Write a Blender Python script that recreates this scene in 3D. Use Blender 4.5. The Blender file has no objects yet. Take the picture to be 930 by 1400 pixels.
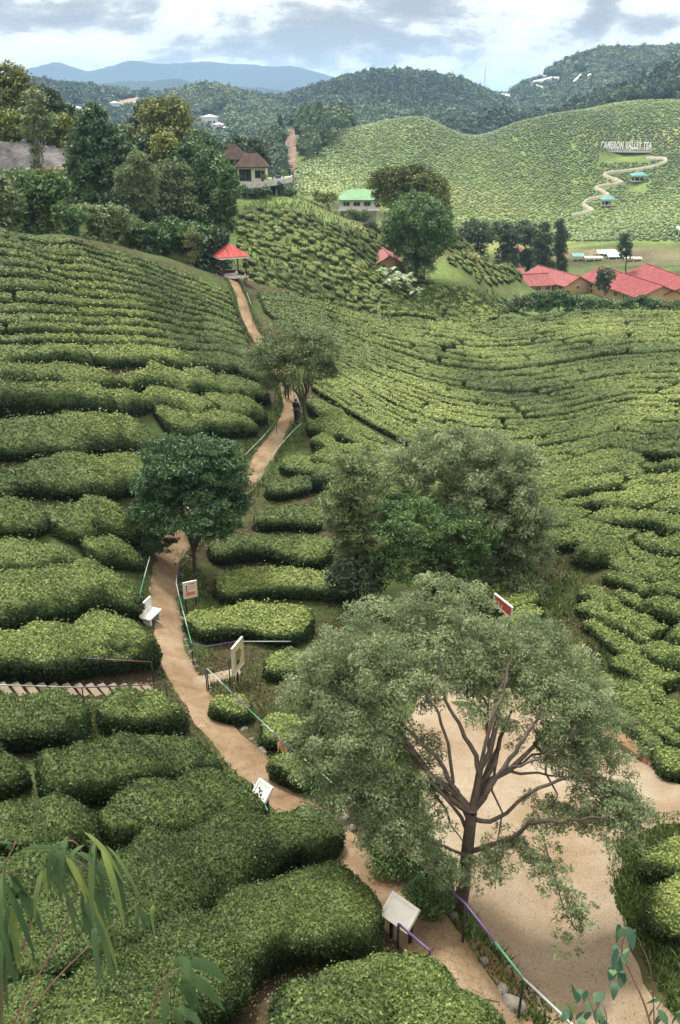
EXPO, SUN_E, SUN_ANG, ZEN = 0.7, 3.5, 8.0, 3.0
CLOUD_OFF = (0.0, 0.0, 0.0)
HAZE = 1.5e-4
import bpy, math, random
import numpy as np
rng = np.random.default_rng(7)
random.seed(7)
SC = bpy.context.scene
COL = SC.collection
R = math.radians
F, CX, CY, PITCH = 1165.0, 465.0, 700.0, R(25.3)
CP, SP = math.cos(PITCH), math.sin(PITCH)

# ---------------------------------------------------------------- rays
def rays(u, v):
    u = np.asarray(u, float); v = np.asarray(v, float)
    a = (u - CX) / F; b = -(v - CY) / F
    d = np.stack([a, CP + b * SP, -SP + b * CP], -1)
    return d / np.hypot(d[..., 0], d[..., 1])[..., None]      # unit horizontal range

def W(u, v, r):
    return rays(u, v) * np.asarray(r)[..., None] if np.ndim(r) else rays(u, v) * r

# ---------------------------------------------------------------- terrain
CTRL = [
 # foreground slope and left field (u, v, range)
 (0,1400,8.5),(300,1345,8.7),(0,1200,12),(250,1200,11.6),(0,1000,19),(120,1000,19.5),(0,880,26),(100,880,26.5),
 (0,760,32),(120,760,33),(0,640,39.5),(120,640,41),(0,520,47.5),(150,520,50),(0,400,55),(150,400,60),(250,430,68),(0,310,61),
 (100,325,65),(180,345,72),(250,365,80),(300,378,88),
 # path
 (640,1340,9.0),(560,1260,10.4),(470,1170,12.7),(400,1100,15.5),(300,1010,20),(240,900,27),(235,800,34),(240,760,37.5),(345,650,48),
 (380,590,55),(400,545,60),(388,520,64),(337,435,80),(318,380,90),
 # middle
 (450,860,30),(450,700,42),(600,870,29),(430,600,54),(560,560,60),(480,500,69),(480,440,84),(400,395,92),(470,418,93),
 (560,432,100),(690,440,106),(800,427,112),(930,432,112),(700,500,78),(700,560,64),(900,560,62),(850,650,47),(850,750,36),
 (900,860,28),(850,960,23.3),(930,1010,20.5),(600,1000,19.3),(650,800,34),(740,900,26.5),
 # sandy clearing
 (850,1040,19),(930,1090,17),(750,1250,12),(650,1050,17.4),(800,1150,14.6),(870,1380,9.6),(780,1390,9.4),(925,1200,12.8),
 (715,1392,8.9),(637,1285,9.9),(600,1180,12.6),(550,1100,15.4),(480,1000,20),
 # sparse slope below the lodge
 (345,290,140),(350,268,149),(400,268,149),(450,292,151),(500,322,149),(400,340,128),(480,380,122),(345,352,118),(430,400,112),
 (600,440,118),(520,415,114),(600,400,131),(640,405,136),(485,302,175),(560,388,138),(535,370,141),
 (630,322,172),(700,357,178),(660,388,184),(725,398,181),(780,398,180),(850,402,178),(925,408,172),
 (650,435,122),
 # valley floor and far tea hill
 (800,350,235),(900,342,245),(800,320,290),(650,300,300),(760,280,340),(850,217,410),(930,152,470),(570,167,420),(480,174,420),
 (700,177,450),(800,168,440),(400,247,300),(480,232,330),(600,232,360),(460,268,240),(400,215,350),(395,185,420),
 ]
HID = [ (340,300,-34),(250,350,-45),(340,230,-22),(390,230,-24),(100,180,-14),(300,420,-45),(380,480,-24),  # hidden or undirected: (u, range, z)
 *[(u,1.0,-3.0) for u in (0,465,930)], *[(u,4.0,-7.3) for u in (0,465,930)], 
 (0,66,-8.6),(0,82,-10.5),(100,82,-11.5),(200,92,-13.5),(290,100,-17.5),
 (0,100,-8.0),(100,104,-9.5),(200,112,-12),(0,112,-5.5),(0,125,-3.0),(100,130,-7),(0,160,-4),(200,150,-13),(280,130,-15.5),(300,148,-12.4),
 (430,102,-22.6),(350,104,-19.0),(500,106,-24.2),(800,150,-32.5),(930,150,-33),(700,150,-31),(360,175,-15),(420,180,-20),(250,190,-20),
 (100,250,-30),(300,250,-28),(420,200,-22),(570,210,-27),(700,200,-33.5),
 (0,400,-55),(200,400,-50),(0,600,-60),(200,600,-50),(330,560,-32),(400,560,-26),
 (480,520,-24),(700,530,-24),(930,540,-6),(570,500,-20),
 (650,640,-10),(800,680,3),(930,700,36),(1000,720,48),(570,640,-25),(480,640,-30),(380,640,-22),(300,640,-22),
 (930,900,0),(800,850,-25),(700,850,-25),(300,780,-25),(180,800,-45),(60,800,-40),
 (300,950,15),(240,950,-4),(360,950,0),(90,1000,10),(140,1000,7),(10,1000,12),(200,1000,-3),
 (390,1100,6),(430,1100,16),(500,1100,32),(560,1100,33),(640,1100,20),(700,1150,0),
 (690,1300,20),(740,1300,46),(790,1300,66),(850,1300,66),(910,1300,68),(1000,1300,90),(650,1300,10),
 (0,1700,-40),(200,1700,-40),(400,1700,-30),(600,1700,-30),(800,1700,-30),(930,1700,-30),
 *[(u,3500,-120) for u in (0,300,600,930)], *[(u,16000,-300) for u in (0,465,930)],
]
KX = 2.6
def _ctrl():
    X, T = [], []
    for u, v, r in CTRL:
        d = rays(u, v); X.append((math.atan2(d[0], d[1]), math.log(r))); T.append(d[2])
    for u, r, z in HID:
        X.append((math.atan2((u - CX) / F, CP * 1.0 + 0.15), math.log(r))); T.append(z / r)
    X = np.array(X); T = np.array(T)
    # repeat the two edges further out so the sheet stays calm beyond the frame
    for s in (-1, 1):
        m = (X[:, 0] * s > 0.33)
        E = X[m].copy(); E[:, 0] = s * (0.95)
        X = np.vstack([X, E]); T = np.concatenate([T, T[m]])
    X[:, 0] *= KX
    return X, T
CXY, CT = _ctrl()
def _k(d2):
    return np.where(d2 > 1e-12, 0.5 * d2 * np.log(np.maximum(d2, 1e-12)), 0.0)
def _fit():
    n = len(CXY)
    d2 = ((CXY[:, None] - CXY[None]) ** 2).sum(-1)
    A = np.zeros((n + 3, n + 3))
    A[:n, :n] = _k(d2) + np.eye(n) * 2e-3
    Pm = np.c_[np.ones(n), CXY]
    A[:n, n:] = Pm; A[n:, :n] = Pm.T
    return np.linalg.solve(A, np.r_[CT, 0, 0, 0])
WT = _fit()
class Wave2:
    def __init__(s, seed, freq, n=8):
        g = np.random.default_rng(seed); a = g.uniform(0, 6.28, n); s.k = np.c_[np.cos(a), np.sin(a) * .55] * freq * g.uniform(.6, 1.5, (n, 1)); s.p = g.uniform(0, 6.28, n); s.n = n
    def __call__(s, X): return np.sin(X @ s.k.T + s.p).sum(-1) / math.sqrt(s.n / 2)
SPUR, SPUR2 = Wave2(91, .034), Wave2(92, .10)
def H(x, y):
    x = np.asarray(x, float); y = np.asarray(y, float)
    sh = x.shape; x = x.ravel(); y = y.ravel()
    r = np.maximum(np.hypot(x, y), 0.8)
    th = np.clip(np.arctan2(x, y), -1.0, 1.0)
    q = np.c_[th * KX, np.log(r)]
    out = np.empty(len(q))
    for i in range(0, len(q), 20000):
        s = q[i:i + 20000]
        d2 = (s[:, None, 0] - CXY[None, :, 0]) ** 2 + (s[:, None, 1] - CXY[None, :, 1]) ** 2
        out[i:i + 20000] = _k(d2) @ WT[:-3] + WT[-3] + s @ WT[-2:]
    z = out * r
    far = np.clip((r - 235) / 60, 0, 1) * np.clip((520 - r) / 40, 0, 1)
    if far.any():
        xy = np.c_[x, y]; z = z + far * (3.4 * SPUR(xy) + 1.0 * SPUR2(xy))
    return z.reshape(sh)

def P(u, v, h=0.0, rmin=3.0, rmax=700.0, steps=420):
    """points where the rays (u, v) meet the terrain raised by h -> (n, 3) on the ground"""
    u = np.atleast_1d(np.asarray(u, float)); v = np.atleast_1d(np.asarray(v, float))
    d = rays(u, v)
    rs = np.exp(np.linspace(math.log(rmin), math.log(rmax), steps))
    X = d[:, None, 0] * rs; Y = d[:, None, 1] * rs; Z = d[:, None, 2] * rs
    gap = Z - H(X, Y) - h
    out = np.empty((len(u), 3))
    for i in range(len(u)):
        hit = np.nonzero(gap[i] <= 0)[0]
        if len(hit) and hit[0] > 0:
            k = hit[0]; g0, g1 = gap[i, k - 1], gap[i, k]
            r = rs[k - 1] + (rs[k] - rs[k - 1]) * g0 / (g0 - g1)
        else:
            r = rs[np.argmin(gap[i])]
        out[i, :2] = d[i, :2] * r
    out[:, 2] = H(out[:, 0], out[:, 1])
    return out
def P1(u, v, **k): return P([u], [v], **k)[0]
def proj(p):
    p = np.asarray(p, float)
    zf = p[..., 1] * CP - p[..., 2] * SP; up = p[..., 1] * SP + p[..., 2] * CP
    return CX + F * p[..., 0] / zf, CY - F * up / zf

# ---------------------------------------------------------------- noise by sines
class Wave:
    def __init__(s, seed, freq, n=9, dim=3):
        g = np.random.default_rng(seed)
        k = g.normal(size=(n, dim)); k /= np.linalg.norm(k, axis=1)[:, None]
        s.k = k * freq * g.uniform(0.6, 1.6, (n, 1)); s.p = g.uniform(0, 6.28, n); s.n = n
    def __call__(s, X):
        return np.sin(X @ s.k.T + s.p).sum(-1) / math.sqrt(s.n / 2)

# ---------------------------------------------------------------- mesh helpers
def tag(o, label=None, cat=None, group=None, kind=None):
    if label: o['label'] = label
    if cat: o['category'] = cat
    if group: o['group'] = group
    if kind: o['kind'] = kind
    return o
def link(o, parent=None):
    COL.objects.link(o)
    if parent is not None: o.parent = parent
    return o
def empty(name, loc, label, cat, group=None, rz=0.0):
    o = bpy.data.objects.new(name, None); o.location = tuple(float(c) for c in loc); o.rotation_euler = (0, 0, rz)
    o.empty_display_size = 0.2
    link(o); return tag(o, label, cat, group)
def mesh_np(name, V, Fc, mats, parent=None, attrs=None, smooth=False, mi=None, origin=None):
    """V (n,3), Fc list of (m,k) int arrays"""
    V = np.asarray(V, float)
    if origin is not None: V = V - np.asarray(origin, float)
    if not isinstance(Fc, list): Fc = [Fc]
    Fc = [np.asarray(f, np.int32) for f in Fc if len(f)]
    me = bpy.data.meshes.new(name)
    me.vertices.add(len(V)); me.vertices.foreach_set('co', V.astype(np.float32).ravel())
    nl = sum(f.size for f in Fc); npol = sum(len(f) for f in Fc)
    me.loops.add(nl); me.polygons.add(npol)
    me.loops.foreach_set('vertex_index', np.concatenate([f.ravel() for f in Fc]))
    st, a = [], 0
    for f in Fc:
        st.append(a + np.arange(len(f)) * f.shape[1]); a += f.size
    me.polygons.foreach_set('loop_start', np.concatenate(st).astype(np.int32))
    if mi is not None: me.polygons.foreach_set('material_index', np.asarray(mi, np.int32))
    me.polygons.foreach_set('use_smooth', np.full(npol, bool(smooth)))
    for k, a in (attrs or {}).items():
        at = me.attributes.new(k, 'FLOAT', 'POINT'); at.data.foreach_set('value', np.asarray(a, np.float32))
    me.update(calc_edges=True)
    for m in (mats if isinstance(mats, (list, tuple)) else [mats]): me.materials.append(m)
    o = bpy.data.objects.new(name, me)
    if origin is not None: o.location = tuple(float(c) for c in origin)
    return link(o, parent)

class MB:
    """collects boxes, tubes, prisms in the thing's own space"""
    def __init__(s): s.v = []; s.f = []; s.m = []
    def add(s, vs, fs, m=0):
        b = len(s.v); s.v += [tuple(map(float, q)) for q in vs]; s.f += [tuple(i + b for i in f) for f in fs]; s.m += [m] * len(fs)
        return s
    def box(s, c, d, rz=0.0, m=0, rx=0.0):
        hx, hy, hz = d[0] / 2, d[1] / 2, d[2] / 2
        vs = []
        for z in (-hz, hz):
            for x, y in ((-hx, -hy), (hx, -hy), (hx, hy), (-hx, hy)):
                y2, z2 = y * math.cos(rx) - z * math.sin(rx), y * math.sin(rx) + z * math.cos(rx)
                vs.append((c[0] + x * math.cos(rz) - y2 * math.sin(rz), c[1] + x * math.sin(rz) + y2 * math.cos(rz), c[2] + z2))
        return s.add(vs, [(0, 3, 2, 1), (4, 5, 6, 7), (0, 1, 5, 4), (1, 2, 6, 5), (2, 3, 7, 6), (3, 0, 4, 7)], m)
    def tube(s, pts, r, n=8, m=0):
        pts = [np.asarray(p, float) for p in pts]; rs = r if isinstance(r, (list, tuple)) else [r] * len(pts)
        rings = []
        for i, p in enumerate(pts):
            d = pts[min(i + 1, len(pts) - 1)] - pts[max(i - 1, 0)]; d /= (np.linalg.norm(d) + 1e-9)
            a = np.cross(d, (0, 0, 1) if abs(d[2]) < .9 else (1, 0, 0)); a /= np.linalg.norm(a); b = np.cross(d, a)
            rings.append([p + rs[i] * (a * math.cos(6.2832 * k / n) + b * math.sin(6.2832 * k / n)) for k in range(n)])
        vs = [q for g in rings for q in g]; fs = []
        for i in range(len(pts) - 1):
            for k in range(n):
                fs.append((i * n + k, i * n + (k + 1) % n, (i + 1) * n + (k + 1) % n, (i + 1) * n + k))
        fs.append(tuple(range(n))[::-1]); fs.append(tuple((len(pts) - 1) * n + k for k in range(n)))
        return s.add(vs, fs, m)
    def prism(s, poly, z0, z1, m=0):
        n = len(poly)
        vs = [(x, y, z0) for x, y in poly] + [(x, y, z1) for x, y in poly]
        fs = [tuple(range(n))[::-1], tuple(range(n, 2 * n))] + [(k, (k + 1) % n, n + (k + 1) % n, n + k) for k in range(n)]
        return s.add(vs, fs, m)
    def build(s, name, mats, parent=None, smooth=False, bevel=0.0):
        me = bpy.data.meshes.new(name); me.from_pydata(s.v, [], s.f)
        for m in (mats if isinstance(mats, (list, tuple)) else [mats]): me.materials.append(m)
        for p, m in zip(me.polygons, s.m): p.material_index = m; p.use_smooth = smooth
        o = link(bpy.data.objects.new(name, me), parent)
        if bevel:
            b = o.modifiers.new('bevel', 'BEVEL'); b.width = bevel; b.segments = 2; b.limit_method = 'ANGLE'
        return o

# ---------------------------------------------------------------- materials
def nmat(name):
    m = bpy.data.materials.new(name); m.use_nodes = True
    n = m.node_tree.nodes; n.clear()
    out = n.new('ShaderNodeOutputMaterial'); b = n.new('ShaderNodeBsdfPrincipled')
    m.node_tree.links.new(b.outputs[0], out.inputs[0])
    return m, n, m.node_tree.links, b, out
def ramp(n, stops):
    r = n.new('ShaderNodeValToRGB'); e = r.color_ramp.elements
    while len(e) < len(stops): e.new(0.5)
    for el, (p, c) in zip(e, stops): el.position = p; el.color = (*c, 1)
    return r
def noise(n, l, scale, detail=4, rough=.55, coord='Object', dist=0.0):
    tc = n.new('ShaderNodeTexCoord'); t = n.new('ShaderNodeTexNoise')
    t.inputs['Scale'].default_value = scale; t.inputs['Detail'].default_value = detail; t.inputs['Roughness'].default_value = rough
    t.inputs['Distortion'].default_value = dist
    if coord == 'World':
        g = n.new('ShaderNodeNewGeometry'); l.new(g.outputs['Position'], t.inputs['Vector'])
    else: l.new(tc.outputs[coord], t.inputs['Vector'])
    return t
def bump(n, l, b, src, strength, dist):
    k = n.new('ShaderNodeBump'); k.inputs['Strength'].default_value = strength; k.inputs['Distance'].default_value = dist
    l.new(src, k.inputs['Height']); l.new(k.outputs[0], b.inputs['Normal'])
def solid(name, c, rough=.6, var=.25, scale=3.0, bmp=0.0, metal=0.0, spec=.5, c2=None):
    m, n, l, b, o = nmat(name)
    t = noise(n, l, scale, 5, .6, 'World')
    c2 = c2 or tuple(x * (1 - var) for x in c)
    r = ramp(n, [(.32, c2), (.68, tuple(min(1, x * (1 + var * .3)) for x in c))])
    l.new(t.outputs[0], r.inputs[0]); l.new(r.outputs[0], b.inputs['Base Color'])
    b.inputs['Roughness'].default_value = rough; b.inputs['Metallic'].default_value = metal
    b.inputs['Specular IOR Level'].default_value = spec
    if bmp: bump(n, l, b, noise(n, l, scale * 6, 4, .6, 'World').outputs[0], .6, bmp)
    return m
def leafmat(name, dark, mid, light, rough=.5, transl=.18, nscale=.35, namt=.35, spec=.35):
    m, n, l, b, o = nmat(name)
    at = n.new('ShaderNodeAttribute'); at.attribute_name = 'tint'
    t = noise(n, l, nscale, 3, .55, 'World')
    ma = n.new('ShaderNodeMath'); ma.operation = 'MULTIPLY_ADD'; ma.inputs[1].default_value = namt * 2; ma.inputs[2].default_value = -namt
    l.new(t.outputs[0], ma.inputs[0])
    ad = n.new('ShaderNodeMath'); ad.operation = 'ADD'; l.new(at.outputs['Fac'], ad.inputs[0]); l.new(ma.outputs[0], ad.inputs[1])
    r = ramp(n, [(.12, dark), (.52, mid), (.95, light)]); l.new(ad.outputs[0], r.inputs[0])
    l.new(r.outputs[0], b.inputs['Base Color']); b.inputs['Roughness'].default_value = rough
    b.inputs['Specular IOR Level'].default_value = spec
    if transl:
        tr = n.new('ShaderNodeBsdfTranslucent'); l.new(r.outputs[0], tr.inputs[0])
        mx = n.new('ShaderNodeMixShader'); mx.inputs[0].default_value = transl
        l.new(b.outputs[0], mx.inputs[1]); l.new(tr.outputs[0], mx.inputs[2]); l.new(mx.outputs[0], o.inputs[0])
    return m
M = {}
def roofmat(name, c):
    m, n, l, b, o = nmat(name)
    t = noise(n, l, 1.6, 6, .65, 'Object', .3)
    mp = n.new('ShaderNodeMapping'); tc = n.new('ShaderNodeTexCoord'); l.new(tc.outputs['Object'], mp.inputs[0]); mp.inputs['Scale'].default_value = (7.0, .35, .35)
    st = n.new('ShaderNodeTexNoise'); st.inputs['Scale'].default_value = 1.0; st.inputs['Detail'].default_value = 4; l.new(mp.outputs[0], st.inputs['Vector'])
    ad = n.new('ShaderNodeMath'); ad.operation = 'ADD'; l.new(t.outputs[0], ad.inputs[0]); l.new(st.outputs[0], ad.inputs[1])
    r = ramp(n, [(.36, tuple(x * .55 for x in c)), (.5, c), (.62, tuple(min(1, x * 1.12 + .035) for x in c))])
    hf = n.new('ShaderNodeMath'); hf.operation = 'MULTIPLY'; hf.inputs[1].default_value = .5; l.new(ad.outputs[0], hf.inputs[0]); l.new(hf.outputs[0], r.inputs[0])
    l.new(r.outputs[0], b.inputs['Base Color']); b.inputs['Roughness'].default_value = .6; b.inputs['Specular IOR Level'].default_value = .12
    wv = n.new('ShaderNodeTexWave'); wv.bands_direction = 'X'; wv.inputs['Scale'].default_value = 1.3; l.new(tc.outputs['Object'], wv.inputs['Vector'])
    bump(n, l, b, wv.outputs[0], .5, .06)
    return m
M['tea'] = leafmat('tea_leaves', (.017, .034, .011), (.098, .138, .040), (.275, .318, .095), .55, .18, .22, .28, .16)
M['tea_far'] = leafmat('tea_leaves_distant', (.050, .084, .028), (.128, .180, .052), (.225, .275, .085), .6, .0, .04, .26)
M['bark'] = solid('bark', (.10, .075, .055), .9, .5, 9, .02)
M['bark_pale'] = solid('pale_bark', (.27, .24, .20), .9, .4, 9, .02)
M['acacia'] = leafmat('acacia_leaves', (.085, .120, .055), (.205, .26, .125), (.38, .44, .24), .5, .42, .6, .16)
M['dk_green'] = leafmat('dark_feather_leaves', (.022, .054, .020), (.050, .106, .038), (.105, .18, .066), .5, .2, .8, .15)
M['fresh'] = leafmat('fresh_leaves', (.035, .075, .025), (.085, .155, .048), (.17, .26, .085), .5, .3, .5, .18)
M['grey_green'] = leafmat('grey_leaves', (.065, .095, .042), (.15, .20, .082), (.28, .34, .145), .55, .3, .5, .2)
M['forest_green'] = leafmat('rich_leaves', (.028, .062, .026), (.080, .145, .054), (.17, .25, .09), .5, .25, .12, .2)
M['olive'] = leafmat('olive_leaves', (.07, .085, .028), (.19, .215, .065), (.34, .35, .12), .55, .25, .12, .2)
M['yellow_green'] = leafmat('yellow_green_leaves', (.08, .10, .02), (.20, .235, .05), (.34, .36, .10), .55, .2, .2, .15)
M['dark_tree'] = leafmat('dark_leaves', (.022, .045, .024), (.055, .092, .044), (.11, .155, .07), .55, .2, .15, .2)
M['wood_far'] = leafmat('forest_canopy', (.018, .040, .020), (.050, .088, .040), (.14, .185, .07), .7, .1, .012, .28)
M['orange_leaf'] = leafmat('orange_blossom', (.25, .06, .02), (.45, .11, .04), (.6, .2, .08), .6, .1)
M['red_leaf'] = leafmat('red_leaves', (.09, .012, .015), (.22, .03, .035), (.35, .07, .06), .6, .1)
M['cream_leaf'] = leafmat('cream_blossom', (.20, .21, .08), (.42, .42, .18), (.6, .58, .3), .6, .1)
M['banana'] = leafmat('banana_leaves', (.06, .10, .035), (.14, .20, .08), (.28, .34, .18), .45, .25)
M['grass'] = leafmat('grass_blades', (.03, .055, .015), (.075, .125, .03), (.17, .22, .07), .6, .2, .9, .25)
M['red_roof'] = roofmat('red_roof_sheet', (.20, .040, .042))
M['pale_red_roof'] = roofmat('faded_red_roof_sheet', (.235, .070, .068))
M['gazebo_red'] = roofmat('coral_roof_sheet', (.36, .062, .055))
M['brown_roof'] = solid('brown_roof_tiles', (.080, .054, .045), .8, .45, 1.2, .03, spec=.1)
M['orange_wall'] = solid('orange_plaster', (.46, .29, .145), .8, .15, .6)
M['cream_wall'] = solid('cream_plaster', (.62, .58, .46), .8, .15, .6)
M['white'] = solid('white_paint', (.66, .655, .62), .6, .25, 2.5)
M['offwhite'] = solid('weathered_concrete', (.56, .54, .48), .85, .35, 1.4, .01)
M['glass'] = solid('dark_window_glass', (.025, .03, .035), .12, .2, 2.0)
M['dark'] = solid('dark_painted_steel', (.018, .02, .022), .45, .3, 5.0)
M['wood_dark'] = solid('dark_timber', (.06, .035, .022), .7, .4, 6.0)
M['green_roof'] = solid('pale_green_roof_sheet', (.15, .30, .15), .6, .2, .5, spec=.15)
M['teal_roof'] = solid('teal_roof_sheet', (.08, .25, .24), .5, .15, .8)
M['sky_roof'] = solid('pale_blue_roof_sheet', (.42, .60, .68), .5, .15, .4)
M['rail_green'] = solid('green_rail_paint', (.05, .20, .12), .5, .2, 4)
M['rail_white'] = solid('white_rail_paint', (.30, .33, .32), .55, .2, 4)
M['rail_purple'] = solid('purple_rail_paint', (.09, .055, .14), .5, .2, 4)
M['rail_brown'] = solid('maroon_rail_paint', (.12, .05, .06), .4, .2, 4)
M['rock'] = solid('grey_rock_face', (.145, .135, .130), .95, .8, .55, .3)
M['stone'] = solid('path_stone', (.19, .175, .145), .95, .55, 7, .05)
M['skin'] = solid('skin', (.42, .24, .16), .6, .1, 5)
M['black_cloth'] = solid('black_cloth', (.012, .012, .014), .85, .3, 8)
M['navy_cloth'] = solid('navy_cloth', (.02, .025, .05), .85, .3, 8)
M['blue_cloth'] = solid('blue_cloth', (.06, .08, .30), .85, .3, 8)
M['pink_cloth'] = solid('pale_pink_cloth', (.60, .42, .40), .85, .2, 8)
M['grey_cloth'] = solid('grey_cloth', (.30, .30, .31), .85, .3, 8)
M['hair'] = solid('black_hair', (.01, .009, .008), .6, .3, 20)
# ---------------------------------------------------------------- camera, light, sky
cam = bpy.data.cameras.new('camera'); co = bpy.data.objects.new('camera', cam); COL.objects.link(co); SC.camera = co
co.location = (0, 0, 0); co.rotation_euler = (math.pi / 2 - PITCH, 0, 0)
cam.sensor_fit = 'VERTICAL'; cam.sensor_height = 36; cam.sensor_width = 24; cam.lens = 36 * F / 1400
cam.clip_start = 0.05; cam.clip_end = 60000
SC.view_settings.view_transform = 'Standard'; SC.view_settings.look = 'None'; SC.view_settings.gamma = 1; SC.view_settings.exposure = EXPO
SUN_EL, SUN_AZ = R(62), R(-24)      # azimuth from +y towards +x
sl = bpy.data.lights.new('sun', 'SUN'); sl.energy = SUN_E; sl.angle = R(SUN_ANG); sl.color = (1, .945, .85)
so = bpy.data.objects.new('sun', sl); COL.objects.link(so); so.location = (0, 0, 60)
so.rotation_euler = (math.pi / 2 - SUN_EL, 0, -SUN_AZ + math.pi)
from mathutils import Vector
dirv = Vector((math.sin(SUN_AZ) * math.cos(SUN_EL), math.cos(SUN_AZ) * math.cos(SUN_EL), math.sin(SUN_EL)))
so.rotation_euler = (-dirv).to_track_quat('-Z', 'Y').to_euler()

wd = bpy.data.worlds.new('World'); SC.world = wd; wd.use_nodes = True
n, l = wd.node_tree.nodes, wd.node_tree.links; n.clear()
out = n.new('ShaderNodeOutputWorld'); bg = n.new('ShaderNodeBackground'); l.new(bg.outputs[0], out.inputs[0]); bg.inputs[1].default_value = .1
sky = n.new('ShaderNodeTexSky'); sky.sky_type = 'NISHITA'; sky.sun_disc = False; sky.sun_elevation = SUN_EL; sky.sun_rotation = SUN_AZ
tc = n.new('ShaderNodeTexCoord'); sp = n.new('ShaderNodeSeparateXYZ'); l.new(tc.outputs['Generated'], sp.inputs[0])
def mth(op, a, b=None, c=None):
    k = n.new('ShaderNodeMath'); k.operation = op
    for i, q in enumerate((a, b, c)):
        if q is None: continue
        if isinstance(q, (int, float)): k.inputs[i].default_value = q
        else: l.new(q, k.inputs[i])
    return k.outputs[0]
zz = mth('MAXIMUM', sp.outputs['Z'], -.02)
mp = n.new('ShaderNodeMapping'); l.new(tc.outputs['Generated'], mp.inputs[0]); mp.inputs['Scale'].default_value = (3.2, 3.2, 8.5); mp.inputs['Location'].default_value = CLOUD_OFF
def wn(scale, det, rough, dist=0.0, vec=None):
    t = n.new('ShaderNodeTexNoise'); t.inputs['Scale'].default_value = scale; t.inputs['Detail'].default_value = det
    t.inputs['Roughness'].default_value = rough; t.inputs['Distortion'].default_value = dist
    l.new(vec or mp.outputs[0], t.inputs['Vector']); return t.outputs[0]
big = wn(1.15, 10, .56, .25); fine = wn(4.2, 9, .66, .5)
# the same field looked up a little higher: the difference shades the cloud lumps
of = n.new('ShaderNodeVectorMath'); of.operation = 'ADD'; of.inputs[1].default_value = (-.06, 0, .16); l.new(mp.outputs[0], of.inputs[0])
big2 = wn(1.15, 10, .56, .25, of.outputs[0])
relief = mth('SUBTRACT', big, big2)
val = mth('MULTIPLY_ADD', relief, 1.7, mth('MULTIPLY_ADD', fine, .34, mth('MULTIPLY', big, .74)))
cr = ramp(n, [(.36, (2.55, 2.4, 2.3)), (.455, (3.5, 3.3, 3.1)), (.50, (4.7, 4.5, 4.2)), (.525, (6.0, 5.7, 5.35)), (.64, (7.6, 7.2, 6.7))])
l.new(val, cr.inputs[0])
# an overcast sky is brighter overhead than towards the horizon
zen = mth('MULTIPLY_ADD', mth('MULTIPLY', zz, zz), ZEN, 1.0)
mulc = n.new('ShaderNodeVectorMath'); mulc.operation = 'SCALE'; l.new(cr.outputs[0], mulc.inputs[0]); l.new(zen, mulc.inputs['Scale'])
cover = ramp(n, [(.20, (0, 0, 0)), (.28, (1, 1, 1))]); l.new(big, cover.inputs[0])
mx = n.new('ShaderNodeMixRGB'); l.new(cover.outputs[0], mx.inputs[0]); l.new(sky.outputs[0], mx.inputs[1]); l.new(mulc.outputs[0], mx.inputs[2])
l.new(mx.outputs[0], bg.inputs[0])
wd.cycles.sampling_method = 'MANUAL'; wd.cycles.sample_map_resolution = 512

cy = SC.cycles
cy.max_bounces = 5; cy.diffuse_bounces = 3; cy.glossy_bounces = 2; cy.transmission_bounces = 2; cy.transparent_max_bounces = 8; cy.volume_bounces = 1
cy.use_denoising = True; cy.denoiser = 'OPENIMAGEDENOISE'; cy.denoising_input_passes = 'RGB_ALBEDO_NORMAL'
cy.sample_clamp_indirect = 6; cy.use_adaptive_sampling = True; cy.adaptive_threshold = .01
cy.caustics_reflective = False; cy.caustics_refractive = False

# ---------------------------------------------------------------- ground
def region_colours(x, y, r, th):
    n0 = Wave(11, .35, 9, 2)(np.c_[x, y]); n1 = Wave(12, .06, 9, 2)(np.c_[x, y]); n2 = Wave(13, 1.3, 9, 2)(np.c_[x, y])
    col = np.empty((len(x), 3))
    soil = np.array([.050, .038, .022]); weed = np.array([.052, .078, .024])
    k = np.clip(.5 + .35 * n0 + .25 * n2, 0, 1)[:, None]
    col[:] = soil * (1 - k) + weed * k
    def put(w, c, amt=.25):
        nonlocal col
        c = np.array(c) * (1 + amt * np.clip(n0, -1.2, 1.2))[:, None]
        w = np.clip(w, 0, 1)[:, None]; col = col * (1 - w) + c * w
    sm = lambda a, b, q: np.clip((q - a) / (b - a), 0, 1)
    U = CX + F * np.tan(th) * 1.05
    meadow = sm(100, 108, r) * (1 - sm(205, 220, r))
    put(meadow, (.085, .125, .038), .35)
    put(meadow * np.clip(n1 * .9 - .2, 0, .8), (.14, .15, .06), .2)
    put(meadow * sm(640, 680, U) * sm(150, 165, r), (.08, .115, .04))
    put(sm(212, 222, r) * (1 - sm(240, 252, r)) * sm(700, 740, U) * np.clip(.75 + .7 * n1, 0, 1), (.27, .225, .15), .15)
    tea = sm(225, 250, r) * (1 - sm(480, 520, r)) * (1 - sm(200, 215, r) * (1 - sm(240, 255, r)) * sm(680, 730, U))
    put(tea, (.110, .158, .046), .2)
    put(tea * np.clip(n1 * .8 - .35, 0, .6), (.20, .20, .08), .2)
    put(sm(540, 560, r), (.030, .050, .022), .3); put(sm(205, 235, r) * (1 - sm(392, 402, U)), (.030, .050, .022), .3)
    return col
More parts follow.
